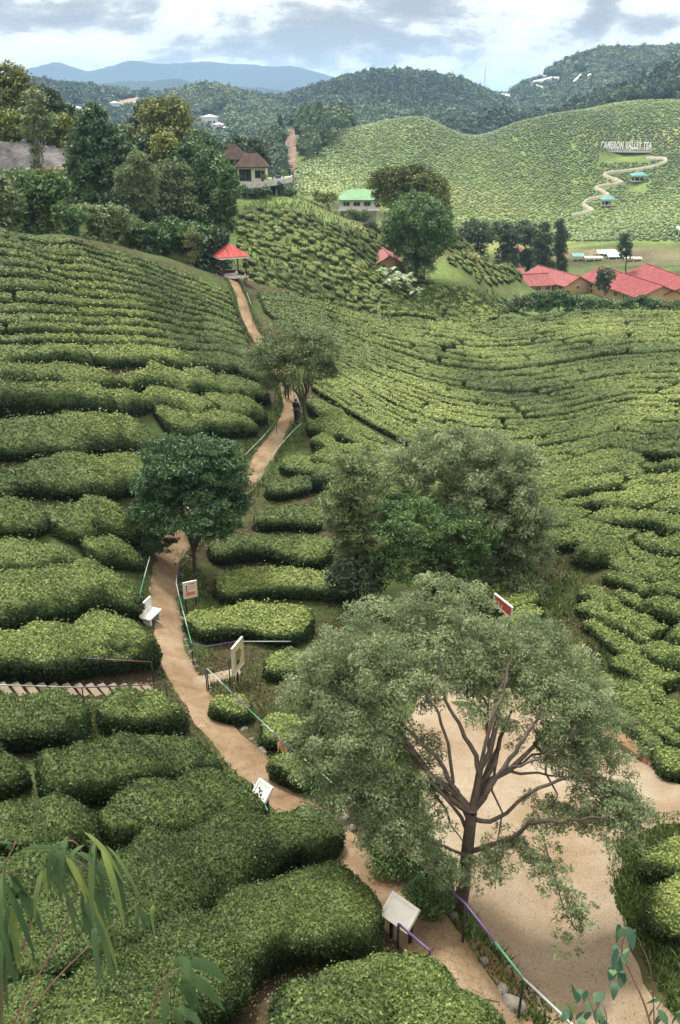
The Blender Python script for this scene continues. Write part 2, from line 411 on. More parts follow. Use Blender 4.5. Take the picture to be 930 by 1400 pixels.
def make_ground():
    th = np.concatenate([np.linspace(-1.9, -.62, 40, endpoint=False), np.linspace(-.62, .62, 340), np.linspace(.62, 1.9, 41)[1:]])
    r = np.concatenate([np.exp(np.linspace(math.log(.9), math.log(1700), 520)), np.exp(np.linspace(math.log(1700), math.log(15500), 30))[1:]])
    TH, RR = np.meshgrid(th, r, indexing='ij')
    X, Y = RR * np.sin(TH), RR * np.cos(TH)
    Z = H(X, Y)
    Z += .03 * Wave(5, 1.7, 8, 2)(np.stack([X, Y], -1)) * np.clip(RR / 30, 0, 1) * (RR < 130)
    nt, nr = TH.shape
    idx = np.arange(nt * nr).reshape(nt, nr)
    Fc = np.stack([idx[:-1, :-1], idx[:-1, 1:], idx[1:, 1:], idx[1:, :-1]], -1).reshape(-1, 4)[:, ::-1]
    V = np.stack([X, Y, Z], -1).reshape(-1, 3)
    o = mesh_np('ground', V, Fc, M['ground'], smooth=True)
    c = region_colours(V[:, 0], V[:, 1], RR.ravel(), TH.ravel())
    at = o.data.attributes.new('soil', 'FLOAT_COLOR', 'POINT'); at.data.foreach_set('color', np.c_[c, np.ones(len(c))].astype(np.float32).ravel())
    tag(o, 'green and brown ground of the hills and valley', 'ground', kind='structure')
def ground_mat():
    m, n, l, b, o = nmat('hill_soil')
    at = n.new('ShaderNodeAttribute'); at.attribute_name = 'soil'
    t = noise(n, l, 1.1, 6, .7, 'World'); t2 = noise(n, l, .11, 4, .6, 'World')
    r = ramp(n, [(.3, (.55, .55, .5)), (.7, (1.35, 1.35, 1.3))]); l.new(t.outputs[0], r.inputs[0])
    mm = n.new('ShaderNodeMixRGB'); mm.blend_type = 'MULTIPLY'; mm.inputs[0].default_value = 1; l.new(at.outputs['Color'], mm.inputs[1]); l.new(r.outputs[0], mm.inputs[2])
    r2 = ramp(n, [(.35, (.8, .8, .75)), (.65, (1.15, 1.1, 1.1))]); l.new(t2.outputs[0], r2.inputs[0])
    m2 = n.new('ShaderNodeMixRGB'); m2.blend_type = 'MULTIPLY'; m2.inputs[0].default_value = 1; l.new(mm.outputs[0], m2.inputs[1]); l.new(r2.outputs[0], m2.inputs[2])
    l.new(m2.outputs[0], b.inputs['Base Color']); b.inputs['Roughness'].default_value = .95; b.inputs['Specular IOR Level'].default_value = .15
    bump(n, l, b, noise(n, l, 5, 6, .7, 'World').outputs[0], .8, .08)
    return m
M['ground'] = ground_mat()
make_ground()

def dirt_mat(name, a, b_, c, cracks=0.0, scale=.9):
    m, n, l, b, o = nmat(name)
    t = noise(n, l, scale, 7, .65, 'World', .4); g = noise(n, l, 28, 4, .7, 'World')
    t3 = noise(n, l, .38, 5, .6, 'World', .6); av = n.new('ShaderNodeMath'); av.operation = 'MULTIPLY_ADD'; av.inputs[1].default_value = .55; l.new(t.outputs[0], av.inputs[0]); hv = n.new('ShaderNodeMath'); hv.operation = 'MULTIPLY'; hv.inputs[1].default_value = .45; l.new(t3.outputs[0], hv.inputs[0]); l.new(hv.outputs[0], av.inputs[2])
    r = ramp(n, [(.36, a), (.5, b_), (.63, c)]); l.new(av.outputs[0], r.inputs[0])
    r2 = ramp(n, [(.3, (.72, .70, .68)), (.7, (1.18, 1.18, 1.18))]); l.new(g.outputs[0], r2.inputs[0])
    mm = n.new('ShaderNodeMixRGB'); mm.blend_type = 'MULTIPLY'; mm.inputs[0].default_value = 1; l.new(r.outputs[0], mm.inputs[1]); l.new(r2.outputs[0], mm.inputs[2])
    l.new(mm.outputs[0], b.inputs['Base Color']); b.inputs['Roughness'].default_value = .95; b.inputs['Specular IOR Level'].default_value = .1
    hs = n.new('ShaderNodeMath'); hs.operation = 'ADD'; l.new(g.outputs[0], hs.inputs[0]); l.new(t.outputs[0], hs.inputs[1])
    bump(n, l, b, hs.outputs[0], .7, .05)
    return m
M['path'] = dirt_mat('path_dirt', (.135, .090, .050), (.215, .152, .092), (.29, .225, .15))
M['sand'] = dirt_mat('sandy_dirt', (.20, .140, .082), (.265, .210, .145), (.315, .27, .21), scale=.45)
M['red_dirt'] = dirt_mat('red_earth', (.15, .085, .045), (.22, .130, .072), (.28, .19, .12))
M['pale_path'] = dirt_mat('pale_path_paving', (.30, .275, .21), (.38, .35, .275), (.44, .41, .34))
def cracked_mat():
    m = dirt_mat('dry_cracked_earth', (.16, .11, .065), (.235, .17, .105), (.31, .24, .165)); n, l = m.node_tree.nodes, m.node_tree.links
    b = next(q for q in n if q.type == 'BSDF_PRINCIPLED'); src = b.inputs['Base Color'].links[0].from_socket
    g = n.new('ShaderNodeNewGeometry'); nz = noise(n, l, 6, 3, .6, 'World'); mx = n.new('ShaderNodeVectorMath'); mx.operation = 'MULTIPLY_ADD'; mx.inputs[1].default_value = (.12, .12, .12); l.new(nz.outputs['Color'], mx.inputs[0]); l.new(g.outputs['Position'], mx.inputs[2])
    v = n.new('ShaderNodeTexVoronoi'); v.feature = 'DISTANCE_TO_EDGE'; v.inputs['Scale'].default_value = 5.5; l.new(mx.outputs[0], v.inputs['Vector'])
    r = ramp(n, [(.0, (.58, .56, .54)), (.05, (1, 1, 1))]); l.new(v.outputs['Distance'], r.inputs[0])
    mm = n.new('ShaderNodeMixRGB'); mm.blend_type = 'MULTIPLY'; mm.inputs[0].default_value = 1; l.new(src, mm.inputs[1]); l.new(r.outputs[0], mm.inputs[2]); l.new(mm.outputs[0], b.inputs['Base Color'])
    return m
M['cracked_earth'] = cracked_mat()
M['cracked_old'] = dirt_mat('dry_cracked_earth', (.20, .13, .075), (.27, .19, .115), (.33, .25, .16))

def resample(p, n):
    p = np.asarray(p, float); d = np.r_[0, np.cumsum(np.linalg.norm(np.diff(p[:, :2], axis=0), axis=1))]
    t = np.linspace(0, d[-1], n)
    # Catmull-Rom through the points
    out = np.empty((n, p.shape[1]))
    for j, tt in enumerate(t):
        i = min(max(np.searchsorted(d, tt) - 1, 0), len(p) - 2)
        s = (tt - d[i]) / max(d[i + 1] - d[i], 1e-9)
        p1, p2 = p[i], p[i + 1]; p0 = p[i - 1] if i else 2 * p1 - p2; p3 = p[i + 2] if i + 2 < len(p) else 2 * p2 - p1
        out[j] = .5 * (2 * p1 + (p2 - p0) * s + (2 * p0 - 5 * p1 + 4 * p2 - p3) * s * s + (3 * p1 - p0 - 3 * p2 + p3) * s ** 3)
    return out
def loft(name, A, B, mat, lift, nl=160, nw=14, ragged=.06, seed=1, label=None, crown=0.0):
    """sheet on the terrain between two ground polylines"""
    A = resample(A, nl); B = resample(B, nl)
    wv = lambda q: .5 * Wave(seed, 1.1, 8, 2)(q) + .35 * Wave(seed + 50, 4.5, 8, 2)(q)
    dv = B[:, :2] - A[:, :2]; ln = np.linalg.norm(dv, axis=1)[:, None]
    A2 = A[:, :2] - dv / ln * ragged * (wv(A[:, :2])[:, None]); B2 = B[:, :2] + dv / ln * ragged * (wv(B[:, :2] + 9)[:, None])
    s = np.linspace(0, 1, nw)
    XY = A2[:, None] * (1 - s)[None, :, None] + B2[:, None] * s[None, :, None]
    Z = H(XY[..., 0], XY[..., 1]) + lift + crown * np.sin(np.pi * s)[None]
    Z[:, 0] -= lift + .06; Z[:, -1] -= lift + .06
    V = np.concatenate([XY, Z[..., None]], -1).reshape(-1, 3)
    idx = np.arange(nl * nw).reshape(nl, nw)
    Fc = np.stack([idx[:-1, :-1], idx[1:, :-1], idx[1:, 1:], idx[:-1, 1:]], -1).reshape(-1, 4)
    o = mesh_np(name, V, Fc, mat, smooth=True)
    return tag(o, label, kind='structure')
def pxl(pts, **k): p = np.array(pts, float); return P(p[:, 0], p[:, 1], **k)
def sides(C, wl, wr):
    C = np.asarray(C); t = np.gradient(C[:, :2], axis=0); t /= np.linalg.norm(t, axis=1)[:, None]
    nrm = np.c_[-t[:, 1], t[:, 0]]
    A = C.copy(); B = C.copy(); A[:, :2] += nrm * np.asarray(wl).reshape(-1, 1); B[:, :2] -= nrm * np.asarray(wr).reshape(-1, 1)
    return A, B

# main path, centre line in the photograph
PATH_PX = [(690,1410),(640,1345),(590,1285),(540,1230),(490,1180),(440,1135),(385,1085),(335,1035),(295,990),(262,945),(240,900),(229,850),(224,800),
           (236,755),(262,720),(305,690),(345,650),(370,610),(388,580),(398,555),(392,527),(376,497),(352,462),(338,436),(332,415),(326,398),(318,384)]
PATH = pxl(PATH_PX, rmax=95)
PATHR = resample(PATH, 300)
wid = np.interp(np.linspace(0, 1, 300), [0, .15, .3, .45, .55, .62, .75, 1], [.62, .62, .62, .66, .62, .55, .62, .55])
A, B = sides(PATHR, wid, wid)
loft('dirt_path', A, B, M['path'], .06, 420, 10, .09, 3, 'orange brown dirt footpath winding up to the pavilion', .02)
# sandy clearing and its road to the right
LA = pxl([(775,1425),(735,1385),(700,1340),(668,1290),(640,1240),(612,1190),(590,1130),(566,1060),(552,985),(590,938)])
LB = pxl([(960,1425),(920,1372),(893,1310),(862,1255),(847,1212),(850,1165),(852,1110),(835,1055),(805,1000),(730,945)])
loft('sandy_clearing', LA, LB, M['sand'], .05, 140, 30, .12, 4, 'pale sandy clearing below the footpath')
LA2 = pxl([(720,992),(790,996),(840,1017),(890,1048),(930,1072),(1010,1112),(1150,1160)]); LB2 = pxl([(780,1130),(835,1165),(862,1150),(890,1136),(930,1130),(1010,1165),(1150,1230)])
loft('sandy_road', LA2, LB2, M['sand'], .054, 90, 18, .1, 5, 'pale sandy road leaving the clearing')
LA3 = pxl([(800,985),(840,988),(880,1005),(912,1035)]); LB3 = pxl([(808,1000),(843,1018),(885,1045),(915,1062)])
loft('red_earth_bank', LA3, LB3, M['red_dirt'], .07, 40, 8, .15, 6, 'bare red earth bank edging the sandy road')
LA4 = pxl([(640,1290),(665,1330),(690,1372),(705,1410)]); LB4 = pxl([(652,1284),(690,1325),(720,1366),(735,1400)])
loft('earth_slip', LA4, LB4, M['red_dirt'], .045, 40, 8, .12, 7, 'slipped red brown earth between footpath and clearing')

i0, i1 = int(np.argmin(np.linalg.norm(PATHR[:, :2] - P1(655, 1362)[:2], axis=1))), int(np.argmin(np.linalg.norm(PATHR[:, :2] - P1(560, 1248)[:2], axis=1)))
A, B = sides(PATHR[min(i0, i1):max(i0, i1) + 1], np.full(abs(i1 - i0) + 1, .40), np.full(abs(i1 - i0) + 1, .50))
loft('cracked_path', A, B, M['cracked_earth'], .085, 60, 8, .12, 44, 'dry cracked stretch of the dirt footpath', .02)
# ---------------------------------------------------------------- tea hedges
def leaf_quads(Pt, N, L, asp, g, tilt=.85, fold=True):
    n = len(Pt)
    Nn = N + g.normal(size=(n, 3)) * tilt; Nn /= np.linalg.norm(Nn, axis=1)[:, None] + 1e-9
    T = np.cross(Nn, g.normal(size=(n, 3))); T /= np.linalg.norm(T, axis=1)[:, None] + 1e-9
    Bv = np.cross(Nn, T)
    Ls = (np.asarray(L) * g.uniform(.7, 1.3, n))[:, None]
    V = np.stack([Pt - T * Ls * .5, Pt + Bv * Ls * asp * .5 - Nn * Ls * .06, Pt + T * Ls * .5 - Nn * Ls * .16, Pt - Bv * Ls * asp * .5 - Nn * Ls * .06], 1)
    return V.reshape(-1, 3), np.arange(4 * n).reshape(-1, 4)
LUMP = Wave(21, 1.5, 10); LUMP2 = Wave(22, 4.2, 10); PATCH = Wave(23, .33, 9); LIFT = Wave(24, .75, 9)
def hedge_geo(C, hw, hh, dist, seed, cover=1.0, round_end=1.0):
    """C (n,2) centre line, hw half width (n), hh height (n) -> V, F, tint"""
    g = np.random.default_rng(seed)
    ds = float(np.clip(.0036 * dist, .085, .34))
    ln = np.linalg.norm(np.diff(C, axis=0), axis=1).sum()
    ns = max(8, int(ln / ds)); q = resample(np.c_[C, hw, hh], ns)
    C, hw, hh = q[:, :2], q[:, 2], q[:, 3]
    s = np.linspace(0, 1, ns) * ln
    e = np.minimum(s, ln - s) / (np.maximum(hw, .3) * round_end)
    e = np.clip(e, 0, 1); cap = np.sqrt(np.maximum(1 - (1 - e) ** 2, .0))
    capw = cap ** .8; caph = cap ** .45
    t = np.gradient(C, axis=0); t /= np.linalg.norm(t, axis=1)[:, None] + 1e-9
    nr = np.c_[-t[:, 1], t[:, 0]]
    na = max(13, int(2.6 * hw.mean() / ds) + 7)
    ph = np.linspace(0, math.pi, na)
    px = np.sign(np.cos(ph)) * np.abs(np.cos(ph)) ** .50; pz = np.abs(np.sin(ph)) ** .45
    px = px * (.66 + .34 * np.clip(pz * 1.7, 0, 1)); 
    wob = 1 + .15 * LUMP(np.c_[C * .8, np.full(ns, seed % 97)]) + .08 * LUMP2(np.c_[C * .6, np.full(ns, seed % 89)]) 
    XY = C[:, None] + nr[:, None] * (px[None, :, None] * (hw * capw * wob)[:, None, None])
    gz = H(XY[..., 0], XY[..., 1]); gc = H(C[:, 0], C[:, 1])
    top = gz * .75 + gc[:, None] * .25                              # the clipped table follows the slope
    base = gz - .05
    Z = base + (top + hh[:, None] * caph[:, None] - base) * pz[None]
    V = np.concatenate([XY, Z[..., None]], -1)
    # lumpy surface
    nn = np.stack([nr[:, None, 0] * px[None], nr[:, None, 1] * px[None], np.broadcast_to(pz[None], Z.shape)], -1)
    nn /= np.linalg.norm(nn, axis=-1)[..., None] + 1e-9
    sc = float(np.clip(hw.mean(), .4, 1.4)); nearf = float(np.clip((45 - dist) / 25, 0, 1)); sc *= .45 + .70 * nearf
    amp = (.095 * LUMP(V / max(sc, .6)) + .055 * LUMP2(V)) * sc + .10 * LIFT(V) * sc
    wc = np.stack([LUMP2(V * .7), LUMP2(V * .7 + 31)], -1) * .12
    bmp = 1 - np.clip(cells(V[..., :2] + wc, 1.15) / .72, 0, 1) ** 2
    amp = amp * .8 + (bmp - .62) * (.26 * nearf + .11 * (1 - nearf)) * np.clip(hh[:, None] / .9, .5, 1.2)
    amp = amp + .03 * nearf * LUMP2(V * 2.3)
    V = V + nn * (amp * np.clip(pz, .1, 1)[None] * cap[:, None])[..., None]
    idx = np.arange(ns * na).reshape(ns, na)
    Fq = np.stack([idx[:-1, :-1], idx[:-1, 1:], idx[1:, 1:], idx[1:, :-1]], -1).reshape(-1, 4)
    Vb = V.reshape(-1, 3)
    patch = PATCH(V) 
    tb = (.10 + .38 * np.clip((pz[None] - .5) / .5, 0, 1) + 0 * Z).reshape(-1)  # body tint rises with height: lit top and shaded sides put into the colour
    # leaves
    a, b, c, d = (Vb[Fq[:, k]] for k in range(4))
    cr = np.cross(c - a, d - b); ar = np.linalg.norm(cr, axis=1) * .5
    fn = cr / (2 * ar[:, None] + 1e-9)
    if fn[:, 2].mean() < 0: fn = -fn
    L = float(np.clip(.0034 * dist, .048, .14) + max(0, .0018 * (min(dist, 100) - 42))); asp = .52
    dens = cover * 2.9 / (asp * L * L)
    tot = int(min(ar.sum() * dens, 90000))
    if tot < 4 or cover <= 0: return Vb, Fq, tb, L
    pick = g.choice(len(Fq), tot, p=ar / ar.sum())
    w1, w2 = g.uniform(size=(2, tot, 1))
    pt = (a[pick] * (1 - w1) + d[pick] * w1) * (1 - w2) + (b[pick] * (1 - w1) + c[pick] * w1) * w2
    N = fn[pick]
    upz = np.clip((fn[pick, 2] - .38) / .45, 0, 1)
    far = float(np.clip((dist - 25) / 45, 0, 1)); pt = pt + N * g.uniform(-.3, .9 - .5 * far, (tot, 1)) * L
    sprig = g.uniform(size=tot) < .06
    pt[sprig] += np.c_[g.normal(size=(sprig.sum(), 2)) * .02, g.uniform(0, 2.4, sprig.sum()) * L]
    LV, LF = leaf_quads(pt, N * .8 + (0, 0, .35), L, asp, g, .62 - .30 * far)
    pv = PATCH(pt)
    ti = .12 + (.52 + .15 * pv) * upz + g.normal(size=tot) * (.095 + .06 * nearf)  # paler tops are young shoots; dark sides also paint shade into the leaf colour
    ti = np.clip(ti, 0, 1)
    return np.vstack([Vb, LV]), np.vstack([Fq, LF + len(Vb)]), np.r_[tb, np.repeat(ti, 4)], L
WORDS = 'first second third fourth fifth sixth seventh eighth ninth tenth eleventh twelfth thirteenth fourteenth fifteenth sixteenth seventeenth eighteenth nineteenth twentieth'.split()
TENS = {2: 'twenty', 3: 'thirty', 4: 'forty', 5: 'fifty'}
def ordinal(k):
    if k <= 20: return WORDS[k - 1]
    t, o = divmod(k, 10)
    return (TENS[t][:-1] + 'ieth') if o == 0 else TENS[t] + '-' + WORDS[o - 1]
def cells(X, cell):
    """distance to the nearest of jittered cell points, in cells"""
    q = X / cell; b = np.floor(q).astype(np.int64); best = np.full(q.shape[:-1], 9.0)
    for i in (-1, 0, 1):
        for j in (-1, 0, 1):
            c = b + (i, j); hsh = (c[..., 0] * 73856093) ^ (c[..., 1] * 19349663)
            hx = ((hsh * 2654435761) % 1000003) / 1000003.; hy = ((hsh * 40503 + 12345) % 999983) / 999983.
            p = c + .5 + (np.stack([hx, hy], -1) - .5) * .85
            best = np.minimum(best, np.linalg.norm(q - p, axis=-1))
    return best
SEGS = []       # dict(C, hw, hh, label, group)
def clear_of_path(C, margin):
    d = np.linalg.norm(C[:, None, :2] - PATHR[None, ::2, :2], axis=2).min(1)
    return d > margin
def field(guides, counts, segl, prefix, group, hmul=.40, hmax=1.1, wmul=.45, rmax=150, hguide=.8, wob=.2, seed=1, jitter=.12, K=90, gapw=0.0, keep=None, startrow=1):
    g = np.random.default_rng(seed)
    G = [resample(pxl(q, h=hguide, rmax=rmax)[:, :2], K) for q in guides]
    rows = []; 
    for i, c in enumerate(counts):
        for j in range(c):
            rows.append(i + j / c)
    rows.append(len(counts) + 0.0)
    def at(t):
        t = np.clip(t, 0, len(G) - 1 - 1e-6)
        i = int(min(math.floor(t), len(G) - 2)); f = t - i
        return G[i] * (1 - f) + G[i + 1] * f
    def atv(tv):                         # per-sample row parameter
        tv = np.clip(tv, 0, len(G) - 1 - 1e-6); i = np.minimum(tv.astype(int), len(G) - 2); f = (tv - i)[:, None]
        A = np.stack(G); k = np.arange(K)
        return A[i, k] * (1 - f) + A[i + 1, k] * f
    for n_, t in enumerate(rows):
        dt_lo = (t - rows[n_ - 1]) if n_ else rows[1] - rows[0]
        dt_hi = (rows[n_ + 1] - t) if n_ + 1 < len(rows) else dt_lo
        dt = .5 * (dt_lo + dt_hi)
        k = np.arange(K); ph = g.uniform(0, 6.28, 3)
        wv = (np.sin(k * .16 + ph[0]) * .5 + np.sin(k * .37 + ph[1]) * .35 + np.sin(k * .71 + ph[2]) * .2) * wob * dt
        line = atv(np.full(K, t) + wv)
        lo, hi = atv(np.full(K, max(t - dt / 2, 0))), atv(np.full(K, min(t + dt / 2, len(G) - 1)))
        gap = np.linalg.norm(hi - lo, axis=1) * (2 if (t - dt / 2 < 0 or t + dt / 2 > len(G) - 1) else 1)
        # spacing measured across the row
        tn = np.gradient(line, axis=0); tn /= np.linalg.norm(tn, axis=1)[:, None] + 1e-9
        dv = hi - lo; crs = np.abs(dv[:, 0] * tn[:, 1] - dv[:, 1] * tn[:, 0]) * (2 if (t - dt / 2 < 0 or t + dt / 2 > len(G) - 1) else 1)
        w = np.clip(crs * wmul, .28, 1.7)
        s = np.r_[0, np.cumsum(np.linalg.norm(np.diff(line, axis=0), axis=1))]
        a = 0.0; segs = []
        while a < s[-1] - .6:
            b = a + g.uniform(*segl); 
            if s[-1] - b < segl[0] * .5: b = s[-1]
            b = min(b, s[-1])
            m = max(4, int((b - a) / .6))
            ss = np.linspace(a, b, m)
            C = np.c_[np.interp(ss, s, line[:, 0]), np.interp(ss, s, line[:, 1])]; ww = np.interp(ss, s, w)
            off = g.normal() * jitter
            tt = np.gradient(C, axis=0); tt /= np.linalg.norm(tt, axis=1)[:, None] + 1e-9
            C = C + np.c_[-tt[:, 1], tt[:, 0]] * (off * ww[:, None]) 
            ok = clear_of_path(C, .62 + ww * .42)
            if keep is not None: ok &= keep(C)
            # longest run that stays off the path
            if not ok.all():
                best, run, st = (0, 0), 0, 0
                for i2, q in enumerate(list(ok) + [False]):
                    if q:
                        if run == 0: st = i2
                        run += 1
                    else:
                        if run > best[1] - best[0]: best = (st, st + run)
                        run = 0
                C, ww = C[best[0]:best[1]], ww[best[0]:best[1]]
            if len(C) >= 4 and np.linalg.norm(np.diff(C, axis=0), axis=1).sum() > 1.0:
                ww = ww * g.uniform(.9, 1.1)
                segs.append(dict(C=C, hw=ww, hh=np.clip(ww * hmul * 2, .35, hmax) * g.uniform(.88, 1.14), group=group, row=n_ + startrow, prefix=prefix))
            a = b - ww.mean() * .25 + gapw * g.uniform(0, 1) if len(ww) else b
        # count along the row starting at the path
        segs.sort(key=lambda q: np.linalg.norm(q['C'][:, None] - PATHR[None, ::6, :2], axis=2).min())
        for k_, q in enumerate(segs):
            q['pos'] = k_ + 1
            q['label'] = prefix.format(row=ordinal(n_ + startrow), pos=ordinal(k_ + 1))
            SEGS.append(q)
def hedge(px, hw, hh, label, h=None, rmax=150):
    if px[0][1] < 930: hw *= 1.03; hh *= .95
    else: hw *= 1.03; hh *= .93
    C = pxl(px, h=hh * .85 if h is None else h, rmax=rmax)[:, :2]
    C = resample(C, max(5, int(np.linalg.norm(np.diff(C, axis=0), axis=1).sum() / .5)))
    SEGS.append(dict(C=C, hw=np.full(len(C), hw), hh=np.full(len(C), hh), group='tea hedges beside the footpath', label=label, row=0, pos=0, prefix=''))

GA = 'tea hedges on the pavilion hillside'
field([[(-170,302),(0,304),(110,321),(200,349),(270,376),(312,392)],
       [(-170,395),(0,398),(100,400),(200,410),(280,428),(334,450)],
       [(-170,478),(0,480),(120,478),(220,480),(300,492),(362,512)],
       [(-170,540),(0,545),(120,538),(220,545),(320,556),(374,560)]],
      [8,6,2], (5, 14), 'clipped tea hedge, {row} row below the pavilion ridge, {pos} out from the footpath', GA, rmax=96, seed=3, hmul=.62, hmax=1.25, wob=.12, jitter=.07, wmul=.455)
# hand-placed rows further down this hillside
H_ = hedge
H_([(-170,590),(0,592),(80,586),(150,582),(215,596)], 1.25, 1.05, 'long humped tea hedge level with the walking visitors, far end from the path')
H_([(225,573),(290,570),(345,572)], 1.1, 1.1, 'rounded tea hedge beside the green-capped rail where the visitors walk')
H_([(-170,655),(0,652),(80,645),(150,640),(215,640)], 1.2, 1.05, 'broad tea hedge level with the top of the dark round tree')
H_([(285,615),(320,618)], .8, .8, 'short tea hedge just behind the dark round tree')
H_([(-170,700),(-10,698),(60,694)], 1.1, .95, 'lumpy tea hedge in the second row above the small gap by the round tree')
H_([(70,712),(130,702),(185,706)], 1.1, .95, 'tea hedge half behind the dark round tree, beside a lumpy one')
H_([(-170,752),(0,752),(55,755),(105,757)], 1.0, .9, 'long tea hedge three rows above the white bench')
H_([(122,752),(160,748),(185,752)], .8, .8, 'small round tea hedge next to the dark gap above the white bench')
H_([(-170,815),(0,815),(60,800),(120,793),(185,800)], 1.25, 1.1, 'large humped tea hedge just above the white bench')
H_([(-170,878),(0,876),(80,876),(150,870),(205,868)], 1.35, 1.3, 'long flat-topped tea hedge behind the upper stair rail')
H_([(-170,968),(0,964),(60,962),(110,972)], 1.1, 1.3, 'dense tea hedge below the stair, at the bottom of the steps')
H_([(132,966),(180,968),(250,964)], .95, 1.1, 'blocky dark tea hedge between the stair foot and the path')
H_([(-170,1040),(0,1040),(34,1036)], .85, .95, 'yellowish tea hedge end peeping in below the stairs')
H_([(50,1050),(120,1045),(200,1035),(295,1027)], .92, 1.0, 'tea hedge in the second row below the stair rail, ending at the path')
H_([(-40,1115),(30,1117),(130,1113)], .72, .95, 'domed tea hedge behind the drooping long-leaved sapling')
H_([(135,1118),(215,1102),(290,1084),(340,1076)], .80, 1.0, 'tea hedge beside the white square board with black marks')
H_([(-170,1282),(40,1265),(150,1228),(240,1190),(330,1148),(400,1127),(452,1140)], .96, 1.05, 'long thick tea hedge sweeping behind the drooping sapling to the path bend')
H_([(30,1415),(130,1378),(230,1328),(330,1268),(430,1238),(520,1248)], .90, 1.1, 'thick glossy tea hedge ending at the plain white board by the path')
H_([(-170,1205),(0,1190),(60,1180),(110,1168)], .62, .9, 'dark tea hedge deep behind the drooping sapling, above the long thick one')
H_([(-170,1440),(0,1405),(60,1365),(110,1340)], .6, .9, 'tea hedge under the red-brown twigs in the near corner')
H_([(380,1445),(448,1388),(512,1350),(568,1360),(615,1425)], .80, .85, 'low tea hedge at the bottom of the path where its surface is cracked')
# right of the path
H_([(362,665),(430,655)], .85, .85, 'round tea hedge at the path bend below the leaning thin tree')
H_([(345,706),(400,700),(445,706)], .85, .85, 'tea hedge beside the dark round tree, second row below the path bend')
H_([(283,745),(360,742),(455,750)], 1.0, .95, 'tea hedge beside the tall bare trunk of the dark round tree')
H_([(292,795),(380,790),(485,802)], 1.0, .95, 'dark-sided tea hedge just above the orange picture board')
H_([(258,850),(330,842),(425,850)], 1.05, .95, 'tea hedge behind the orange picture board and the bent rail')
H_([(285,958),(345,962)], .62, .85, 'small tea hedge squeezed between the ramp rail and the path')
H_([(360,908),(425,902)], .7, .8, 'tea hedge behind the yellow notice board')
H_([(355,992),(440,985)], .8, .85, 'bright yellow-green tea hedge behind the orange flag on the rail')
H_([(375,1035),(430,1058)], .6, .85, 'dark tea hedge below the rail with the orange flag')
H_([(385,628),(460,636)], .85, .8, 'tea hedge below the rail at the path bend')
GD = 'tea hedges of the valley field'
field([[(350,396),(420,404),(480,422),(560,438),(650,446),(720,440),(800,430),(930,432),(1120,436)],
       [(362,420),(430,432),(500,461),(600,496),(720,502),(830,486),(930,482),(1120,484)],
       [(402,450),(470,488),(540,526),(640,564),(740,568),(850,548),(930,548),(1120,552)],
       [(428,522),(490,560),(580,606),(680,634),(760,626),(840,608),(930,616),(1120,624)]],
      [11,10,9], (6, 20), 'low tea hedge, {row} row down the valley field, {pos} out from the footpath', GD, rmax=120, seed=5, hmul=.72, wmul=.44, hguide=.6, wob=.08, jitter=.05)
field([[(428,540),(490,578),(580,624),(680,652),(760,643),(840,625),(930,633),(1120,643)],
       [(430,680),(560,698),(690,718),(780,706),(850,716),(930,742),(1120,760)],
       [(640,775),(720,758),(800,772),(870,803),(930,828),(1120,850)],
       [(690,845),(752,825),(820,865),(880,905),(930,945),(1120,990)],
       [(720,905),(780,905),(840,950),(900,995),(950,1035)]],
      [5,4,4,3], (4, 10), 'mounded tea hedge, {row} row down the valley field, {pos} out from the footpath', GD, rmax=120, seed=8, hmul=.50, wmul=.48, jitter=.12, startrow=31, gapw=.5,
      keep=lambda C: np.abs(C[:, 0] - np.interp(np.hypot(C[:, 0], C[:, 1]), [20, 26, 30, 36, 60], [40, 8.0, 8.9, 9.6, -40])) > .55)
# right bank hedges
H_([(905,1195),(950,1215),(1010,1250)], .9, .9, 'dense tea hedge on the grass bank across the sandy road')
H_([(880,1160),(930,1160),(990,1180)], .7, .8, 'tea hedge at the road corner of the far grass bank')

def seg_metrics(q):
    C = q['C']; z = H(C[:, 0], C[:, 1]); p = np.c_[C, z + q['hh'] * .7]
    u, v = proj(p); d = np.linalg.norm(p, axis=1)
    ln = np.linalg.norm(np.diff(C, axis=0), axis=1).sum()
    inside = ((u > -25) & (u < 955) & (v < 1425)).mean(); near_ = ((u > -170) & (u < 1110) & (v < 1500)).mean()
    q['d'] = d.mean(); q['in'] = near_; q['size'] = ln * q['hw'].mean() / d.mean() ** 2 * (.05 + inside)
for q in SEGS: seg_metrics(q)
SEGS = [q for q in SEGS if q['in'] > 0]
SEGS.sort(key=lambda q: -q['size'])
restV, restF, restT, nv = [], [], [], 0
for i, q in enumerate(SEGS):
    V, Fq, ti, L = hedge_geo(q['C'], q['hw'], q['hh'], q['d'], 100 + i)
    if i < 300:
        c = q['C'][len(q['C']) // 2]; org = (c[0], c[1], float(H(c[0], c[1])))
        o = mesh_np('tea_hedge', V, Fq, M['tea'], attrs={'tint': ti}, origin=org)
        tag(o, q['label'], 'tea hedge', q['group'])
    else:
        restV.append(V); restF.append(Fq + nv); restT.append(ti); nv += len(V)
print('hedge segments', len(SEGS), 'rest verts', nv)

